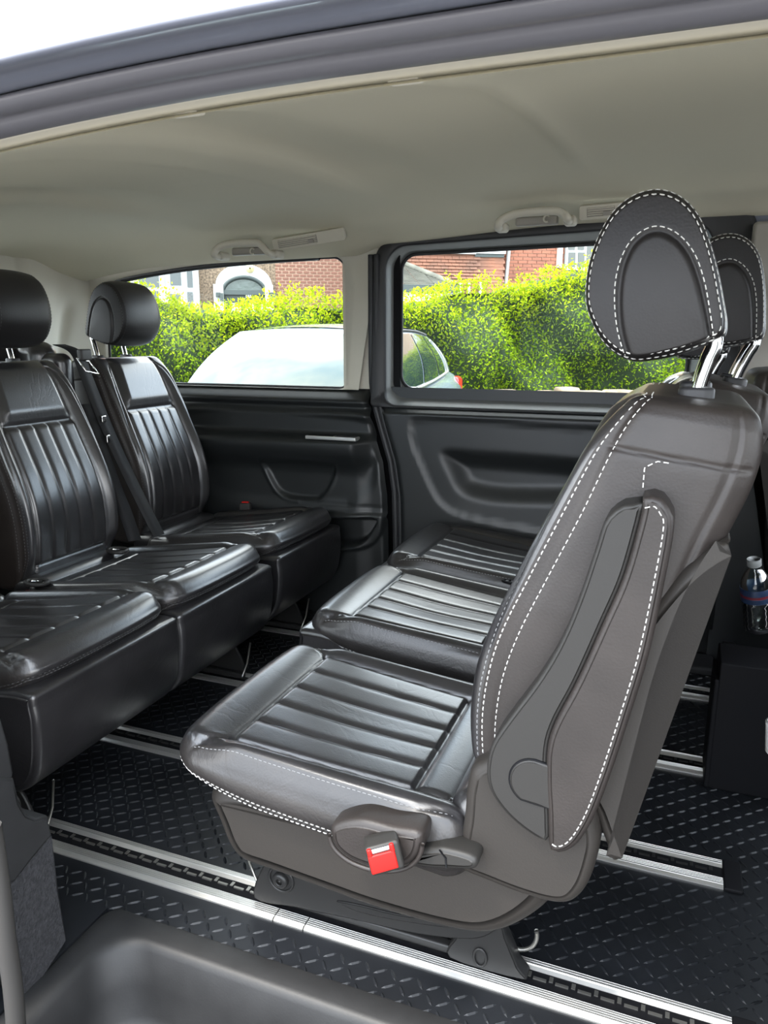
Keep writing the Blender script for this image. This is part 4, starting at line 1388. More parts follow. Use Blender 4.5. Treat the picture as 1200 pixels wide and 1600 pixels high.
# ---- centre belt of the rear row, between the middle and the corner seat
bt = thing('seat_belt', 'black seat belt hanging between the two visible rear row backrests', 'belt', (-1.70, 1.84, 0.30))
link('belt_guide', *soft_box((-1.875, 1.825, 0.905), (0.12, 0.10, 0.12), 0.045, (3, 3, 3), 5), M['leather'], bt)
link('shoulder_cover', *soft_box((-1.80, 1.825, 0.80), (0.10, 0.07, 0.26), 0.03, (3, 3, 3), 5), M['leather'], bt)
link('guide_bracket', *soft_box((-1.96, 1.75, 0.925), (0.05, 0.17, 0.075), 0.012), M['plastic'], bt)
def strap(pts, wdt, m, name, parent, side):
    P = smooth_poly(np.array(pts), 8, False)
    s = np.array(side, dtype=float)
    rows = [P - s * wdt / 2, P + s * wdt / 2]
    T = frames(P)
    n = np.cross(T, s)
    n /= np.linalg.norm(n, axis=1, keepdims=True)
    R_ = [P - s * wdt / 2 - n * 0.001, P - s * wdt / 2 + n * 0.001, P + s * wdt / 2 + n * 0.001, P + s * wdt / 2 - n * 0.001]
    V, F = sheet(np.array(R_), closed_u=True)
    return link(name, V, F, m, parent)
strap([(-1.80, 1.845, 0.955), (-1.735, 1.845, 0.93), (-1.70, 1.845, 0.85), (-1.63, 1.845, 0.68), (-1.545, 1.85, 0.50), (-1.485, 1.86, 0.375)], 0.046, M['strap'], 'strap', bt, (0.10, 0.99, 0))
strap([(-1.685, 1.81, 0.78), (-1.60, 1.80, 0.56), (-1.555, 1.795, 0.46), (-1.53, 1.80, 0.37)], 0.040, M['strap'], 'strap', bt, (0.55, 0.83, 0))
tg = link('tongue', *tube(np.array([(-1.690 - 0.003, 1.80, 0.915), (-1.662, 1.80, 0.878), (-1.658, 1.846, 0.868), (-1.690, 1.846, 0.905)]), 0.0035, 6, True), M['chrome'], bt)
link('tongue_grip', *soft_box((-1.695, 1.835, 0.925), (0.02, 0.045, 0.035), 0.006), M['plastic'], bt)
link('belt_stop', *soft_box((-1.640, 1.83, 0.735), (0.012, 0.02, 0.022), 0.004), M['chrome'], bt)
link('belt_stop', *soft_box((-1.625, 1.825, 0.675), (0.012, 0.016, 0.026), 0.004), M['chrome'], bt)

def buckle(label, c, rz):
    t = thing('seat_belt_buckle', label, 'buckle', c, rz, 'red seat belt buckles')
    link('stalk', *soft_box((0, 0, -0.03), (0.020, 0.010, 0.07), 0.004), M['plastic'], t, True, True)
    link('buckle_body', *soft_box((0, 0, 0.01), (0.040, 0.022, 0.05), 0.005), M['plastic'], t, True, True)
    o = link('release_button', *soft_box((0, 0, 0.034), (0.026, 0.014, 0.010), 0.003), M['red'], t, True, True)
    o['label'] = 'red release button'
buckle('red buckle by the cushion of the rear seat nearest the door, left edge', tuple(at(48, 946, 1.36)), 0.3)
buckle('red buckle between the corner rear seat and the side panel', tuple(at(384, 800, 2.28)), 0.2)

# ---- anchor sockets in the cushions of the rear row (leather edged slots)
def socket(label, px):
    d = ray(*px[:2])
    p = np.array([0, 0, CAM_H]) + d * ((0.369 - CAM_H) / d[2])
    t = thing('anchor_socket', label, 'socket', tuple(p), 0, 'child seat anchor sockets of the rear middle seat')
    R_ = np.array([(0.030 * math.cos(a), 0.022 * math.sin(a)) for a in np.linspace(0, 2 * PI, 28, endpoint=False)])
    V, F = tube(np.c_[R_[:, 0], R_[:, 1], np.full(28, 0.004)], 0.006, 8, True)
    link('socket_rim', V, F, M['plastic'], t, True, True)
    link('socket_floor', [(a, b, 0.002) for a, b in R_], [tuple(range(28))], M['dark'], t, False, True)
    link('anchor_bar', *tube(np.array([(-0.016, 0, 0.005), (0.016, 0.004, 0.006)]), 0.003, 6), M['chrome'], t, True, True)
socket('left child seat anchor socket at the foot of the rear middle backrest', (58, 912, 1.48))
socket('right child seat anchor socket at the foot of the rear middle backrest, by the belt', (184, 862, 1.74))

# ---- water bottle in the pocket of a dark box by the front seat, white cup edge
cb = thing('console_box', 'tall dark plastic box by the front seat, holding the water bottle', 'box', (0.20, 1.72, 0.0))
for nm, c, s in (('box_side', (0.205, 1.665, 0.15), (0.17, 0.012, 0.30)), ('box_side', (0.205, 1.775, 0.15), (0.17, 0.012, 0.30)), ('box_back', (0.285, 1.72, 0.15), (0.012, 0.12, 0.30)), ('box_front', (0.118, 1.72, 0.13), (0.012, 0.12, 0.26)), ('box_floor', (0.2, 1.72, 0.15), (0.16, 0.11, 0.30))):
    link(nm, *soft_box(c, s, 0.004), M['dark'], cb)
bo = at(1186, 984, 1.72)
bt2 = thing('water_bottle', 'clear plastic water bottle with a blue label, tilted, at the right edge', 'bottle', tuple(bo))
prof = [(0.004, 0.002), (0.022, 0.0), (0.029, 0.006), (0.0305, 0.02), (0.0285, 0.026), (0.0305, 0.033), (0.0285, 0.039), (0.0305, 0.046), (0.0285, 0.053), (0.0305, 0.060), (0.029, 0.066), (0.0305, 0.073), (0.0305, 0.11), (0.027, 0.125), (0.018, 0.142), (0.012, 0.15), (0.012, 0.158)]
link('bottle_body', *lathe(prof, 28), M['bottle'], bt2, True, True)
link('bottle_label', *lathe([(0.0311, 0.076), (0.0314, 0.077), (0.0314, 0.107), (0.0311, 0.108)], 28), mat('blue_label', (0.015, 0.03, 0.07), 0.4), bt2, True, True)
link('red_band', *lathe([(0.0315, 0.088), (0.0317, 0.089), (0.0317, 0.093), (0.0315, 0.094)], 28), mat('dark_red_label', (0.12, 0.012, 0.02), 0.4), bt2, True, True)
link('bottle_cap', *lathe([(0.0135, 0.154), (0.0145, 0.155), (0.0145, 0.168), (0.013, 0.170)], 24), mat('grey_white_cap', (0.22, 0.23, 0.23), 0.4), bt2, True, True)
bt2.rotation_euler = (math.radians(10), math.radians(-10), 0)
wc_ = at(1222, 1180, 1.30)
wh = link('white_cup', *lathe([(0.020, 0.0), (0.026, 0.004), (0.030, 0.05), (0.031, 0.055), (0.028, 0.058)], 28, tuple(wc_)), M['white'])
tag(wh, 'white rounded cup edge just showing at the right edge', 'cup')
# small chrome latch on the front pillar foot
lt = at(1138, 1028, 2.10)
la = thing('floor_latch', 'small chrome ring latch low on the dark pillar, right of the backrest', 'latch', tuple(lt))
link('ring', *tube(np.array([(0.011 * math.cos(a), 0, 0.016 * math.sin(a)) for a in np.linspace(0, 2 * PI, 20, endpoint=False)]), 0.003, 6, True, (0, 1, 0)), M['chrome'], la, True, True)
link('catch_plate', *soft_box((0.0, 0.02, 0.0), (0.035, 0.03, 0.07), 0.005), M['rubber'], la, True, True)
# vent grille low on the side panel
vg = at(508, 940, 2.36)
gt = thing('floor_grille', 'dark louvred grille low on the side panel between the seat rows', 'grille', tuple(vg))
link('grille_frame', *soft_box((0, 0.012, 0), (0.07, 0.02, 0.06), 0.004), M['panel'], gt, True, True)
for k in range(4):
    link('louvre', *soft_box((0, 0.000, -0.020 + 0.0135 * k), (0.056, 0.008, 0.005), 0.001), M['steel'], gt, True, True)

# ================================================================== OUTSIDE
GZ = -0.50
struct(link('ground', *merge(box((0, 0, GZ - 0.05), (120, 120, 0.1))), M['asphalt'], smooth=False), 'asphalt ground round the van')
struct(link('pavement', *merge(box((0, -2.6, GZ + 0.02), (60, 4.6, 0.14))), M['paving'], smooth=False), 'pale pavement on the door side')

# ---- parked car, nose towards the van
HA = math.radians(5)
car = thing('parked_car', 'silver blue hatchback parked nose-on beyond the side windows', 'car', (-2.80, 5.70, -0.42), 0)
car.rotation_euler = (0, 0, math.radians(-90 + 5))
# local frame: +x forward, +y left
def car_body():
    H = np.array((2.10, 0.86, 0.40))
    Q, F = cube_surface(H, 0.18, (40, 16, 8), 5)
    P, n = round_off(Q, H, 0.18)
    x, y, z = P[:, 0], P[:, 1], P[:, 2] + 0.60
    u = x / 2.10
    y = y * (1 - 0.10 * np.clip(u - 0.55, 0, 1) ** 2 * 5 - 0.08 * np.clip(-u - 0.6, 0, 1) ** 2 * 5)
    top = np.clip((z - 0.6) / 0.4, 0, 1)
    z = z - top * 0.30 * np.clip(u - 0.45, 0, 1) ** 1.3 + top * 0.06 * np.clip(-u, 0, 1)
    y = y * (1 - 0.06 * top ** 2)
    for wx in (1.28, -1.28):
        r = np.sqrt((x - wx) ** 2 + (z - 0.30) ** 2)
        arch = (r < 0.36) & (np.abs(y) > 0.55)
        y = np.where(arch, np.sign(y) * 0.55, y)
    return np.stack([x, y, z], 1), F.tolist()
link('body', *car_body(), M['carpaint'], car, True, True)
def lerp(a, b, t):
    return np.asarray(a) * (1 - t) + np.asarray(b) * t
# greenhouse corner points: belt and roof, with bows
bel_f, bel_r = (1.02, 0.74, 0.955), (-1.82, 0.70, 1.060)
roo_f, roo_r = (0.30, 0.575, 1.435), (-1.35, 0.555, 1.410)
def cab_front(u, v):
    """u -1..1 across, v 0 belt..1 roof"""
    x = (1 - v) * (bel_f[0] + 0.20 * (1 - u * u)) + v * (roo_f[0] + 0.09 * (1 - u * u)) + 0.06 * np.sin(v * PI)
    y = u * ((1 - v) * bel_f[1] + v * roo_f[1])
    z = (1 - v) * (bel_f[2] - 0.01) + v * (roo_f[2] + 0.025 * (1 - u * u)) + 0.035 * np.sin(v * PI)
    return np.stack([x, y, z], -1)
def cab_side(s, v, sg):
    """s 0 front..1 rear"""
    xb = bel_f[0] + (bel_r[0] - bel_f[0]) * s
    xr = roo_f[0] + (roo_r[0] - roo_f[0]) * s
    x = (1 - v) * xb + v * xr
    yb = 0.74 + 0.06 * np.sin(s * PI) - 0.04 * s
    yr = 0.575 + 0.030 * np.sin(s * PI) - 0.02 * s
    zb = 0.955 + 0.105 * s ** 1.6 + 0.02 * np.sin(s * PI) * 0
    zr = 1.435 + 0.035 * np.sin(s * PI) - 0.025 * s
    y = (1 - v) * yb + v * yr + 0.045 * np.sin(v * PI)
    z = (1 - v) * zb + v * zr
    return np.stack([x, sg * y, z], -1)
def cab_rear(u, v):
    x = (1 - v) * (bel_r[0] - 0.10 * (1 - u * u)) + v * (roo_r[0] - 0.12 * (1 - u * u)) - 0.05 * np.sin(v * PI)
    y = u * ((1 - v) * bel_r[1] + v * roo_r[1])
    z = (1 - v) * bel_r[2] + v * (roo_r[2] + 0.02 * (1 - u * u)) + 0.02 * np.sin(v * PI)
    return np.stack([x, y, z], -1)
def patch(fn, a, b, na=24, nb=16):
    U, W = np.meshgrid(np.linspace(*a, na), np.linspace(*b, nb), indexing='ij')
    return fn(U, W)
shell = [sheet(patch(cab_front, (-1, 1), (0, 1))), sheet(patch(lambda s, v: cab_side(s, v, 1), (0, 1), (0, 1))),
         sheet(patch(lambda s, v: cab_side(s, v, -1), (0, 1), (0, 1)), True), sheet(patch(cab_rear, (-1, 1), (0, 1)), True)]
US = np.linspace(-1, 1, 25)
SS = np.linspace(0, 1, 25)
roof = []
for s in SS:
    a, b = cab_side(np.array(s), np.array(1.0), 1), cab_side(np.array(s), np.array(1.0), -1)
    row = []
    for u in US:
        p = lerp(b, a, (u + 1) / 2)
        c = 1 - u * u
        p = p + np.array((0.09 * c * (1 - s) ** 6 - 0.12 * c * s ** 6, 0, 0.035 * c + 0.012 * math.sin(s * PI)))
        row.append(p)
    roof.append(row)
shell.append(sheet(np.array(roof)))
link('cabin', *merge(*shell), M['carpaint'], car, True, True)
def off(fn, a, b, d, na=20, nb=14, flip=False, edge=None):
    P = patch(fn, a, b, na, nb)
    e1, e2 = np.gradient(P, axis=0), np.gradient(P, axis=1)
    n = np.cross(e1, e2)
    n /= np.maximum(np.linalg.norm(n, axis=-1, keepdims=True), 1e-9)
    c = P.reshape(-1, 3).mean(axis=0)
    if np.dot(n.reshape(-1, 3).mean(axis=0), c - np.array((-0.4, 0, 0.9))) < 0:
        n = -n
    return sheet(P + n * d)
link('windscreen', *off(cab_front, (-0.92, 0.92), (0.06, 0.90), 0.006), M['carglass'], car, True, True)
link('rear_window', *off(cab_rear, (-0.88, 0.88), (0.15, 0.90), 0.006), M['carglass'], car, True, True)
for sg in (1, -1):
    fs = lambda s, v, sg=sg: cab_side(0.085 + s * 0.83, np.clip(0.06 + v * (0.84 - 0.0 * s), 0, 1), sg)
    def pane(s0, s1, t0, t1, sg=sg):
        """leaning pane: s at belt (s0..s1), at roof (t0..t1)"""
        return lambda a, v: cab_side((s0 + (s1 - s0) * a) * (1 - v) + (t0 + (t1 - t0) * a) * v, 0.055 + 0.86 * v * (1 - 0.0 * a), sg)
    for (q, nm) in (((0.16, 0.475, 0.14, 0.475), 'side_window'), ((0.495, 0.725, 0.495, 0.74), 'side_window'), ((0.745, 0.88, 0.76, 0.87), 'quarter_glass')):
        link(nm, *off(pane(*q), (0, 1), (0, 1), 0.006), M['carglass'], car, True, True)
    tr_ = [cab_side(np.array(s), np.array(0.025), sg) + np.array((0, sg * 0.008, 0)) for s in np.linspace(0.10, 0.93, 30)]
    tr_ += [cab_side(np.array(0.94), np.array(v), sg) + np.array((0, sg * 0.004, 0)) for v in np.linspace(0.1, 0.85, 8)]
    link('window_trim', *tube(np.array(tr_), 0.011, 6), M['alu'], car, True, True)
    link('roof_rail', *tube(np.array([cab_side(np.array(s), np.array(0.97), sg) + np.array((0, sg * 0.008, 0.004)) for s in np.linspace(0.05, 0.95, 30)]), 0.010, 6), M['rubber'], car, True, True)
    V, F = soft_box((0.72, sg * 0.93, 0.985), (0.14, 0.20, 0.14), 0.055, (3, 3, 3), 4)
    mi = link('door_mirror', V, F, M['carpaint'], car, True, True)
    link('tail_lamp', *soft_box((-1.93, sg * 0.70, 0.90), (0.26, 0.20, 0.19), 0.05, (3, 3, 3), 4), M['taillamp'], car, True, True)
    for nm, x in (('door_handle', 0.05), ('door_handle', -0.95)):
        link(nm, *soft_box((x, sg * 0.835, 0.86), (0.19, 0.05, 0.03), 0.012), M['carpaint'], car, True, True)
    link('headlamp', *soft_box((1.88, sg * 0.62, 0.68), (0.26, 0.30, 0.16), 0.05), M['houseglass'], car, True, True)
    for wx in (1.28, -1.28):
        wl = link('wheel', *lathe([(0.18, -0.1), (0.29, -0.1), (0.31, -0.07), (0.31, 0.07), (0.29, 0.1), (0.18, 0.1)], 28, (wx, sg * 0.74, 0.31), 'y'), M['rubber'], car, True, True)
        link('wheel_hub', *lathe([(0.02, -0.085), (0.20, -0.085), (0.20, 0.085), (0.02, 0.085)], 20, (wx, sg * 0.75, 0.31), 'y'), M['alu'], wl, False, True)
link('windscreen_wiper', *tube(np.array([(1.13, -0.45, 0.985), (1.10, 0.0, 1.035), (1.08, 0.32, 1.03)]), 0.010, 6), M['rubber'], car, True, True)

# ---- direction of the street opposite
RW = math.radians(33.8)
WD = np.array((math.cos(RW), math.sin(RW), 0))
WN = np.array((math.sin(RW), -math.cos(RW), 0))      # towards the van
def axis_point(px, depth):
    """ground-plan point at photograph column px, at a distance along the view axis"""
    F2 = np.array((-math.sin(YAW), math.cos(YAW), 0))
    R2 = np.array((math.cos(YAW), math.sin(YAW), 0))
    k = FPX / math.cos(PITCH) * 1.0
    return F2 * depth + R2 * (px - 600) / FPX * depth * math.cos(PITCH)
def wall_uv(px, py, O):
    """(u along the street, z) of the street-parallel plane through O seen at a pixel"""
    d = ray(px, py)
    c = np.array((0, 0, CAM_H))
    t = np.dot(O - c, WN) / np.dot(d, WN)
    p = c + d * t
    return float(np.dot(p - O, WD)), float(p[2])

# ---- hedge
HP = axis_point(700, 9.6)
hedge_top = [wall_uv(x, y, HP) for x, y in ((170, 462), (215, 448), (250, 462), (300, 474), (350, 480), (420, 478), (480, 474), (540, 472), (600, 470), (640, 466), (690, 460), (720, 450), (760, 452), (800, 446), (840, 438), (880, 424), (930, 420), (1000, 422), (1080, 420), (1160, 418))]
hu = np.array([p[0] for p in hedge_top]); hz = np.array([p[1] for p in hedge_top])
U0, U1 = hu[0] - 5.0, hu[-1] + 4.0
def bump(u, z):
    return (0.16 * np.sin(u * 2.3 + 1.3 * z) + 0.13 * np.sin(u * 5.1 - 2.2 * z + 1) + 0.10 * np.sin(u * 3.3 + 5.3 * z + 2) + 0.05 * np.sin(u * 11 + z * 7))
def hedge_geo():
    """returns core mesh and leaves"""
    hb = GZ + 0.05
    us = np.linspace(U0, U1, 220)
    vs = np.linspace(0, 1, 40)
    def surf(u, v, depth):
        zt = np.interp(u, hu, hz)
        # v 0..0.7 face, 0.7..1 top
        z = np.where(v < 0.72, hb + (zt - hb) * (v / 0.72), zt)
        q = np.where(v < 0.72, 0.0, (v - 0.72) / 0.28 * 1.1)
        rr = np.clip((v - 0.60) / 0.12, 0, 1)
        out = bump(u, z) * (1 - 0.5 * rr) - depth - 0.12 * rr ** 2 * (v < 0.72)
        z = z + np.where(v >= 0.72, 0.12 * np.sin(u * 3 + q * 4) - depth, -0.05 * rr)
        P = HP[None, :] * 0 + np.array(HP) + u[..., None] * WD + (out - q)[..., None] * WN
        P[..., 2] = z
        return P
    A, B = np.meshgrid(us, vs, indexing='ij')
    core = sheet(surf(A, B, 0.16))
    # leaves
    nl = 56000
    u = rng.uniform(hu[0] - 2.5, hu[-1] + 1.5, nl)
    v = rng.uniform(0.10, 0.92, nl)
    dp = np.abs(rng.normal(0, 0.07, nl))
    P = surf(u, v, dp)
    zt = np.interp(u, hu, hz)
    # upright shoots at the top
    ns = 420
    su = rng.uniform(hu[0] - 1, hu[-1], ns)
    SP, ST = [], []
    for k in range(ns):
        hgt = abs(rng.normal(0.04, 0.06)) + 0.03
        b = surf(np.array([su[k]]), np.array([rng.uniform(0.64, 0.80)]), 0.0)[0]
        lean = rng.normal(0, 0.15, 2)
        m_ = int(5 + hgt * 40)
        for q in range(m_):
            t = q / m_
            SP.append(b + np.array((lean[0] * t * hgt, lean[1] * t * hgt, t * hgt)) + rng.normal(0, 0.014, 3))
            ST.append(0.62 + 0.38 * t)
    P = np.r_[P, np.array(SP)]
    n = len(P)
    # new growth is yellower at the top of the plant and on shoot tips, old inner leaves are dark green
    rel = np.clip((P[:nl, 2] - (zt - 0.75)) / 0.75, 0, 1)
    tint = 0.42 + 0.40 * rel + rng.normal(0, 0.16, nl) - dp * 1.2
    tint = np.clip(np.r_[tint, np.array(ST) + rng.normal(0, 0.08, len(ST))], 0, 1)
    d = rng.normal(0, 1, (n, 3)) + np.array((0, 0, 0.5)) + WN * 0.5
    d /= np.linalg.norm(d, axis=1, keepdims=True)
    nn = rng.normal(0, 0.7, (n, 3)) + WN * 0.6 + np.array((0, 0, 0.7))
    b = np.cross(d, nn)
    b /= np.maximum(np.linalg.norm(b, axis=1, keepdims=True), 1e-9)
    nn = np.cross(b, d)
    ln = rng.uniform(0.030, 0.060, n)[:, None]
    wd = ln * 0.24
    Vv = np.stack([P, P + d * ln * 0.45 + b * wd + nn * ln * 0.06, P + d * ln, P + d * ln * 0.45 - b * wd + nn * ln * 0.06], 1)
    idx = np.arange(n)[:, None] * 4
    Fq = np.concatenate([idx + np.array([[0, 1, 2]]), idx + np.array([[0, 2, 3]])])
    return core, Vv.reshape(-1, 3), Fq, np.repeat(tint, 4)
core, LV_, LF_, LT_ = hedge_geo()
hedge = thing('hedge', 'long clipped bright green privet hedge across the road', 'hedge', (HP[0], HP[1], GZ))
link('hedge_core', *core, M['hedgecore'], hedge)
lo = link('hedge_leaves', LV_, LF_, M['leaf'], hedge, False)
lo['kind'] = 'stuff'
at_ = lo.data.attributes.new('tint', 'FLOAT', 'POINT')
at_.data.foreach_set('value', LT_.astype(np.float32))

# low rubble wall under the hedge
SWO = HP + WN * 0.42
sw = thing('rubble_wall', 'low tan rubble stone wall at the foot of the hedge', 'wall', tuple(SWO + np.array((0, 0, GZ))))
u_a, z_a = wall_uv(640, 620, SWO)
u_b, z_b = wall_uv(1010, 606, SWO)
uu = u_a
k = 0
while uu < u_b:
    for row in range(3):
        L = rng.uniform(0.20, 0.38)
        zc = GZ + 0.12 + 0.22 * row
        ztop = z_b - 0.02 + rng.normal(0, 0.02)
        c = SWO + WD * (uu + L / 2 + rng.normal(0, 0.02))
        hgt = (ztop - GZ) / 3
        V, F = soft_box((0, 0, 0), (L * 0.96, 0.26, hgt * 0.96), 0.035, (1, 1, 1), 2)
        V = np.array(V) * (1 + rng.normal(0, 0.05, (1, 3)))
        a = RW
        V = np.stack([V[:, 0] * math.cos(a) - V[:, 1] * math.sin(a) + c[0], V[:, 0] * math.sin(a) + V[:, 1] * math.cos(a) + c[1], V[:, 2] + GZ + hgt * (row + 0.5)], 1)
        link('stone', V, F, M['stone'], sw)
    uu += L
    k += 1

# ---- houses. local frame of a house: x along the street, y away from the van, z up
HO1 = axis_point(480, 20.0)
def house(name, label, O):
    return thing(name, label, 'house', (O[0], O[1], GZ), RW)
def L(px, py, O=None):
    u, z = wall_uv(px, py, HO1 if O is None else O)
    return u, z - GZ
def quadbox(u0, u1, z0, z1, y0, y1):
    return box(((u0 + u1) / 2, (y0 + y1) / 2, (z0 + z1) / 2), (abs(u1 - u0), abs(y1 - y0), abs(z1 - z0)))
h1 = house('house', 'brick house with a white arched porch and bay window, seen through the left window', HO1)
ua, ub = L(150, 440)[0], L(545, 440)[0]
u430 = L(431, 440)[0]
ztop = 6.4
link('wall', *merge(quadbox(ua - 3, u430, 0, ztop, 0.0, 0.3)), M['pebble'], h1, False, True)
link('brick_backing', *merge(quadbox(u430, L(636, 440)[0], 0, ztop, 0.0, 0.3)), M['mortar'], h1, False, True)
# bricks one by one where the window shows them
bw, bh = (L(535, 440)[0] - u430) / 9.6, (L(480, 435)[1] - L(480, 440)[1])
bh = abs(bh)
bm = None
zlow, zhigh = L(480, 482)[1], L(480, 396)[1]
ends = L(545, 440)[0]
row = 0
z = zlow
while z < zhigh:
    x = u430 + (0 if row % 2 else -bw * 0.5)
    while x < ends:
        a, b = max(x, u430), min(x + bw, ends)
        if b - a > bw * 0.3:
            half = (b - a) < bw * 0.8
            if bm is None or half:
                V, F = quadbox(0, b - a - bw * 0.20, 0, bh * 0.62, -0.025, 0.02)
                o = link('brick', V, F, M['brick'], h1, False, True)
                if not half:
                    bm = o
            else:
                o = bm.copy()
                COL.objects.link(o)
                o.parent = h1
            o.location = (a, 0, z)
        x += bw
    z += bh
    row += 1
# arched porch
def arch_outline(c, zs, r, zb, n=20, rz_=None):
    rz_ = rz_ or r
    return [(c - r, zb)] + [(c + r * math.cos(a), zs + rz_ * math.sin(a)) for a in np.linspace(PI, 0, n)] + [(c + r, zb)]
cL, cR = L(334, 440)[0], L(427, 440)[0]
cc_ = (cL + cR) / 2
zsp = L(380, 447)[1]
ztp = L(380, 413)[1]
iL, iR = L(346, 450)[0], L(416, 450)[0]
zti = L(380, 432)[1]
zsi = L(380, 458)[1]
ro, ri = (cR - cL) / 2 - 0.04, (iR - iL) / 2
outer = np.array(arch_outline(cc_, zsp, ro, 0.3, 24, ztp - zsp))
inner = np.array(arch_outline(cc_, zsi, ri, 0.3, 24, zti - zsi))
rows = [np.c_[P[:, 0], np.full(len(P), y), P[:, 1]] for P, y in ((outer, 0.0), (outer, -0.10), (inner, -0.10), (inner, 0.45))]
link('porch_arch', *sheet(np.array(rows)), M['whitepaint'], h1, False, True)
for s_, u in ((-1, cL), (1, cR)):
    link('porch_pier', *merge(quadbox(u - 0.02, u + s_ * -0.22, 0.0, zsp + 0.03, -0.13, 0.0)), M['whitepaint'], h1, False, True)
link('porch_recess', *merge(quadbox(cc_ - ri - 0.05, cc_ + ri + 0.05, 0.2, zti + 0.05, -0.02, -0.012)), M['housedark'], h1, False, True)
ring = np.array(arch_outline(cc_, zsi, ri * 0.97, 1.0, 24, (zti - zsi) * 0.97))
link('arch_frame', *tube(np.c_[ring[:, 0], np.full(len(ring), -0.06), ring[:, 1]], 0.06, 6, False, (0, 1, 0)), M['housedark'], h1, True, True)
z_tr = L(380, 457)[1]
fan = np.array([(cc_ + ri * 0.86 * math.cos(a), z_tr + (zti - zsi) * 0.80 * math.sin(a)) for a in np.linspace(0, PI, 20)])
put_slab('fanlight', fan, -0.05, -0.03, M['lead'], h1, 0.004, 1, 1, True)
link('transom', *merge(quadbox(cc_ - ri * 0.9, cc_ + ri * 0.92, z_tr - 0.06, z_tr + 0.05, -0.10, -0.02)), M['housedark'], h1, False, True)
for q0, q1 in ((-0.62, -0.18), (0.02, 0.46), (0.66, 0.82)):
    link('door_pane', *merge(quadbox(cc_ + ri * q0, cc_ + ri * q1, z_tr - 1.3, z_tr - 0.26, -0.05, -0.02)), M['upvc'], h1, False, True)
u_, z_ = L(388, 462)
link('house_number', *merge(quadbox(u_ - 0.07, u_ + 0.07, z_ - 0.06, z_ + 0.06, -0.09, -0.04)), M['upvc'], h1, False, True)
for k in (-1, 1):
    link('digit', *merge(quadbox(u_ + k * 0.028 - 0.008, u_ + k * 0.028 + 0.008, z_ - 0.04, z_ + 0.04, -0.093, -0.088)), M['housedark'], h1, False, True)
for px, py in ((341, 461), (423, 461)):
    u_, z_ = L(px, py)
    lm = link('porch_lamp', *merge(quadbox(u_ - 0.06, u_ + 0.06, z_ - 0.05, z_ + 0.05, -0.26, -0.10), quadbox(u_ + 0.04, u_ + 0.12, z_ - 0.16, z_ + 0.03, -0.34, -0.2)), M['housedark'], h1, False, True)
u_, z_ = L(390, 420)
link('ornament', *lathe([(0.02, -0.04), (0.09, -0.03), (0.11, 0.0)], 12, (u_, -0.13, z_), 'y'), mat('cream_ornament', (0.42, 0.38, 0.20), 0.8), h1, True, True)
# bay window
bay = link('bay_window', *merge(quadbox(L(150, 440)[0], L(311, 440)[0], 0.2, L(250, 405)[1] + 1.0, -0.22, 0.02)), M['upvc'], h1, False, True)
for (x0, x1, y0, y1) in ((150, 202, 434, 470), (217, 250, 418, 450), (266, 284, 424, 447), (292, 302, 422, 450), (217, 250, 455, 480), (266, 284, 460, 485), (293, 303, 457, 480)):
    (u0, z1), (u1, z0) = L(x0, y0), L(x1, y1)
    if y0 in (418, 424, 422, 434):
        z1 += 0.9
    link('pane', *merge(quadbox(u0, u1, z0, z1, -0.235, -0.20)), M['houseglass'], bay, False, True)
for px in (206, 212, 256, 262, 288, 307):
    u_, _ = L(px, 440)
    link('mullion', *merge(quadbox(u_ - 0.03, u_ + 0.03, 1.2, 4.2, -0.25, -0.21)), M['upvc'], bay, False, True)
# gable and roof above
link('roof', *merge(([(ua - 3.4, -0.5, ztop), (L(640, 440)[0], -0.5, ztop), (L(640, 440)[0], 5, ztop + 3.4), (ua - 3.4, 5, ztop + 3.4), (ua - 3.4, -0.5, ztop - 0.2), (L(640, 440)[0], -0.5, ztop - 0.2)],
     [(0, 1, 2, 3), (4, 5, 1, 0)])), M['tile_red'], h1, False, True)

# ---- second house, through the right window
HO2 = axis_point(760, 17.5)
L2 = lambda x, y: L(x, y, HO2)
h2 = house('house', 'orange brick house with a tile hung bay and white downpipe, through the right window', HO2)
# main brick wall (set back)
um, ue = L2(784, 440)[0], L2(1075, 440)[0]
link('brick_backing', *merge(quadbox(um - 1.5, ue + 3, 0, 6.5, 0.30, 0.6)), M['mortar'], h2, False, True)
bs = []
bw2, bh2 = 0.225, 0.075
z = L2(830, 470)[1]
row = 0
while z < L2(830, 372)[1] + 0.3:
    x = um - 0.3 + (0.11 if row % 2 else 0)
    while x < L2(885, 440)[0]:
        j = rng.uniform(0, 0.012)
        bs.append(quadbox(x, x + bw2 - 0.012, z, z + bh2 - 0.013, 0.282 - j, 0.31))
        x += bw2
    z += bh2
    row += 1
o = link('brickwork', *merge(*bs), M['brick_orange'], h2, False, True)
o['kind'] = 'stuff'
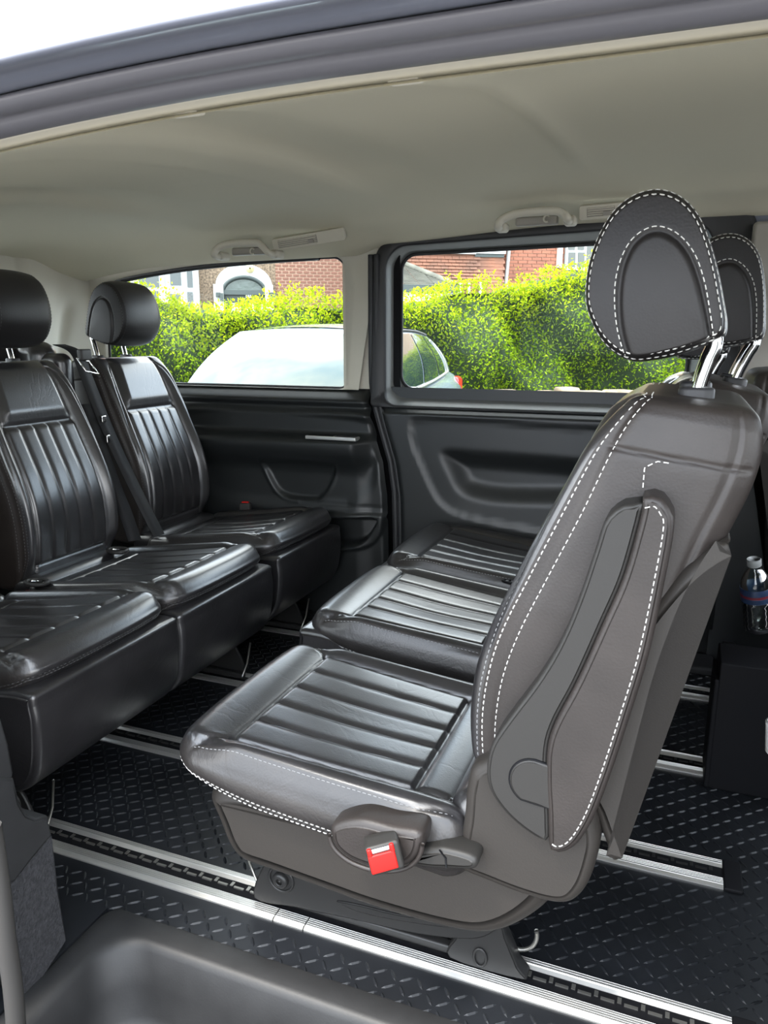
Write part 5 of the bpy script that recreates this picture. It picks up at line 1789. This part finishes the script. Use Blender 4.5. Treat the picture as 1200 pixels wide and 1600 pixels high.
# tile hung bay
u0, u1 = L2(652, 440)[0], L2(785, 440)[0]
u739 = L2(740, 440)[0]
zt0, zt1 = L2(700, 462)[1], L2(700, 396)[1]
link('bay_body', *merge(quadbox(u0 - 1.0, u1, 0.1, L2(760, 380)[1] + 0.9, -0.02, 0.4)), M['tile_red'], h2, False, True)
tl = []
row = 0
rh = (L2(700, 430)[1] - L2(700, 435)[1])
z = L2(760, 440)[1] - 0.15
while z < L2(700, 397)[1]:
    x = u0 - 0.8 + (0.08 if row % 2 else 0)
    while x < u1 - 0.05:
        t = rng.uniform(0, 0.012)
        wdt = 0.165
        rec = 0.0 if x < u739 else 0.04
        y = -0.03 + rec
        V = [(x, y - 0.035 - t, z), (x + wdt - 0.006, y - 0.035 - t, z), (x + wdt - 0.006, y, z + rh * 1.1), (x, y, z + rh * 1.1), (x, y, z), (x + wdt - 0.006, y, z)]
        if z < L2(700, 397)[1] - 0.05:
            tl.append((V, [(0, 1, 2, 3), (4, 5, 1, 0), (4, 0, 3), (1, 5, 2)]))
        x += wdt
    z += rh
    row += 1
o = link('hung_tiles', *merge(*tl), M['tile_red'], h2, False, True)
o['kind'] = 'stuff'
link('bay_sill', *merge(quadbox(u0 - 1.0, u739, L2(700, 397)[1], L2(700, 393)[1], -0.12, 0.05), quadbox(u739, u1 + 0.02, L2(760, 397)[1], L2(760, 390)[1] + 0.6, -0.10, 0.05)), M['upvc'], h2, False, True)
link('bay_painted_shadow', *merge(quadbox(u739, u1, L2(760, 402)[1], L2(760, 397)[1], -0.06, 0.03)), M['housedark'], h2, False, True)  # dark strip painted in place of the shade under the bay sill
(a_, c_), (b_, d_) = L2(764, 388), L2(776, 375)
link('bay_pane', *merge(quadbox(a_, b_, c_, d_ + 0.4, -0.13, -0.08)), M['houseglass'], h2, False, True)
for px0, px1 in ((713, 720), (729, 733), (747, 752)):
    (a_, c_), (b_, d_) = L2(px0, 456), L2(px1, 440)
    link('low_frame', *merge(quadbox(a_, b_, c_ - 1.2, d_ - 0.02, -0.10, 0.02)), M['upvc'], h2, False, True)
# downpipe
u_ = L2(798, 440)[0]
link('downpipe', *tube(np.array([(L2(794, 470)[0], 0.22, 0.2), (L2(796, 440)[0], 0.22, L2(796, 440)[1]), (L2(801, 388)[0], 0.22, L2(801, 388)[1]), (L2(804, 360)[0], 0.22, L2(804, 360)[1])]), 0.045, 8), M['upvc'], h2, True, True)
# right window with frame
wn_ = link('casement', *merge(quadbox(L2(888, 440)[0], L2(960, 440)[0], L2(900, 421)[1], L2(900, 370)[1] + 0.5, 0.18, 0.32)), M['upvc'], h2, False, True)
for (x0, x1, y0, y1) in ((894, 903.5, 393, 416), (894, 903.5, 372, 389), (909, 918, 393, 416), (909, 918, 372, 389), (924, 940, 372, 416)):
    (a_, d_), (b_, c_) = L2(x0, y0), L2(x1, y1)
    link('pane', *merge(quadbox(a_, b_, c_, d_, 0.165, 0.2)), M['houseglass'], wn_, False, True)
link('corner_board', *merge(quadbox(L2(876, 440)[0], L2(883, 440)[0], L2(880, 417)[1], L2(880, 372)[1] + 0.5, 0.2, 0.32)), M['upvc'], h2, False, True)
link('dark_sill', *merge(quadbox(L2(886, 440)[0], L2(960, 440)[0], L2(900, 432)[1], L2(900, 421)[1], 0.22, 0.32)), M['housedark'], h2, False, True)
# porch roof of grey tiles in front of the bay
HO3 = HO2 + WN * 2.0
L3 = lambda x, y: L(x, y, HO3)
pr = house('porch', 'low grey tiled porch roof with white fascia, left in the right window', HO3)
apex = np.array((*L3(655, 402), 1.5))
zE = L3(660, 447)[1]
uR, uL = L3(712, 447)[0], L3(560, 447)[0]
rowsn = 16
tiles = []
for k in range(rowsn):
    t0, t1 = k / rowsn, (k + 1) / rowsn
    def edge(t):
        z = zE + (apex[1] - zE) * t
        x1 = uR + (apex[0] - uR) * t
        y = 0.0 + 1.5 * t
        return uL, x1, y, z
    a0, b0, y0, z0 = edge(t0)
    a1, b1, y1, z1 = edge(t1)
    x = a0
    while x < b0 - 0.1:
        xe = min(x + 0.3, b0)
        xt = min(xe, b1)
        tiles.append(([(x, y0 - 0.012, z0 + 0.03), (xe - 0.008, y0 - 0.012, z0 + 0.03), (max(x, xt - 0.008), y1, z1 + 0.012), (x, y1, z1 + 0.012), (x, y0, z0), (xe - 0.008, y0, z0)], [(0, 1, 2, 3), (4, 5, 1, 0)]))
        x += 0.3
o = link('roof_tiles', *merge(*tiles), M['tile_grey'], pr, False, True)
o['kind'] = 'stuff'
link('hip_ridge', *tube(np.array([(uR + 0.03, -0.02, zE + 0.02), (apex[0], 1.5, apex[1] + 0.04)]), 0.06, 8), M['tile_grey'], pr, True, True)
link('hip_side', [(uR, 0, zE), (apex[0], 1.5, apex[1]), (uR + 0.15, 1.5, zE)], [(0, 2, 1)], M['tile_grey'], pr, False, True)
link('gutter', *merge(quadbox(uL, uR + 0.06, zE - 0.11, zE + 0.02, -0.08, 0.04)), M['housedark'], pr, False, True)
link('fascia', *merge(quadbox(uL, uR, zE - 0.9, zE - 0.11, -0.02, 1.4)), M['whitepaint'], pr, False, True)
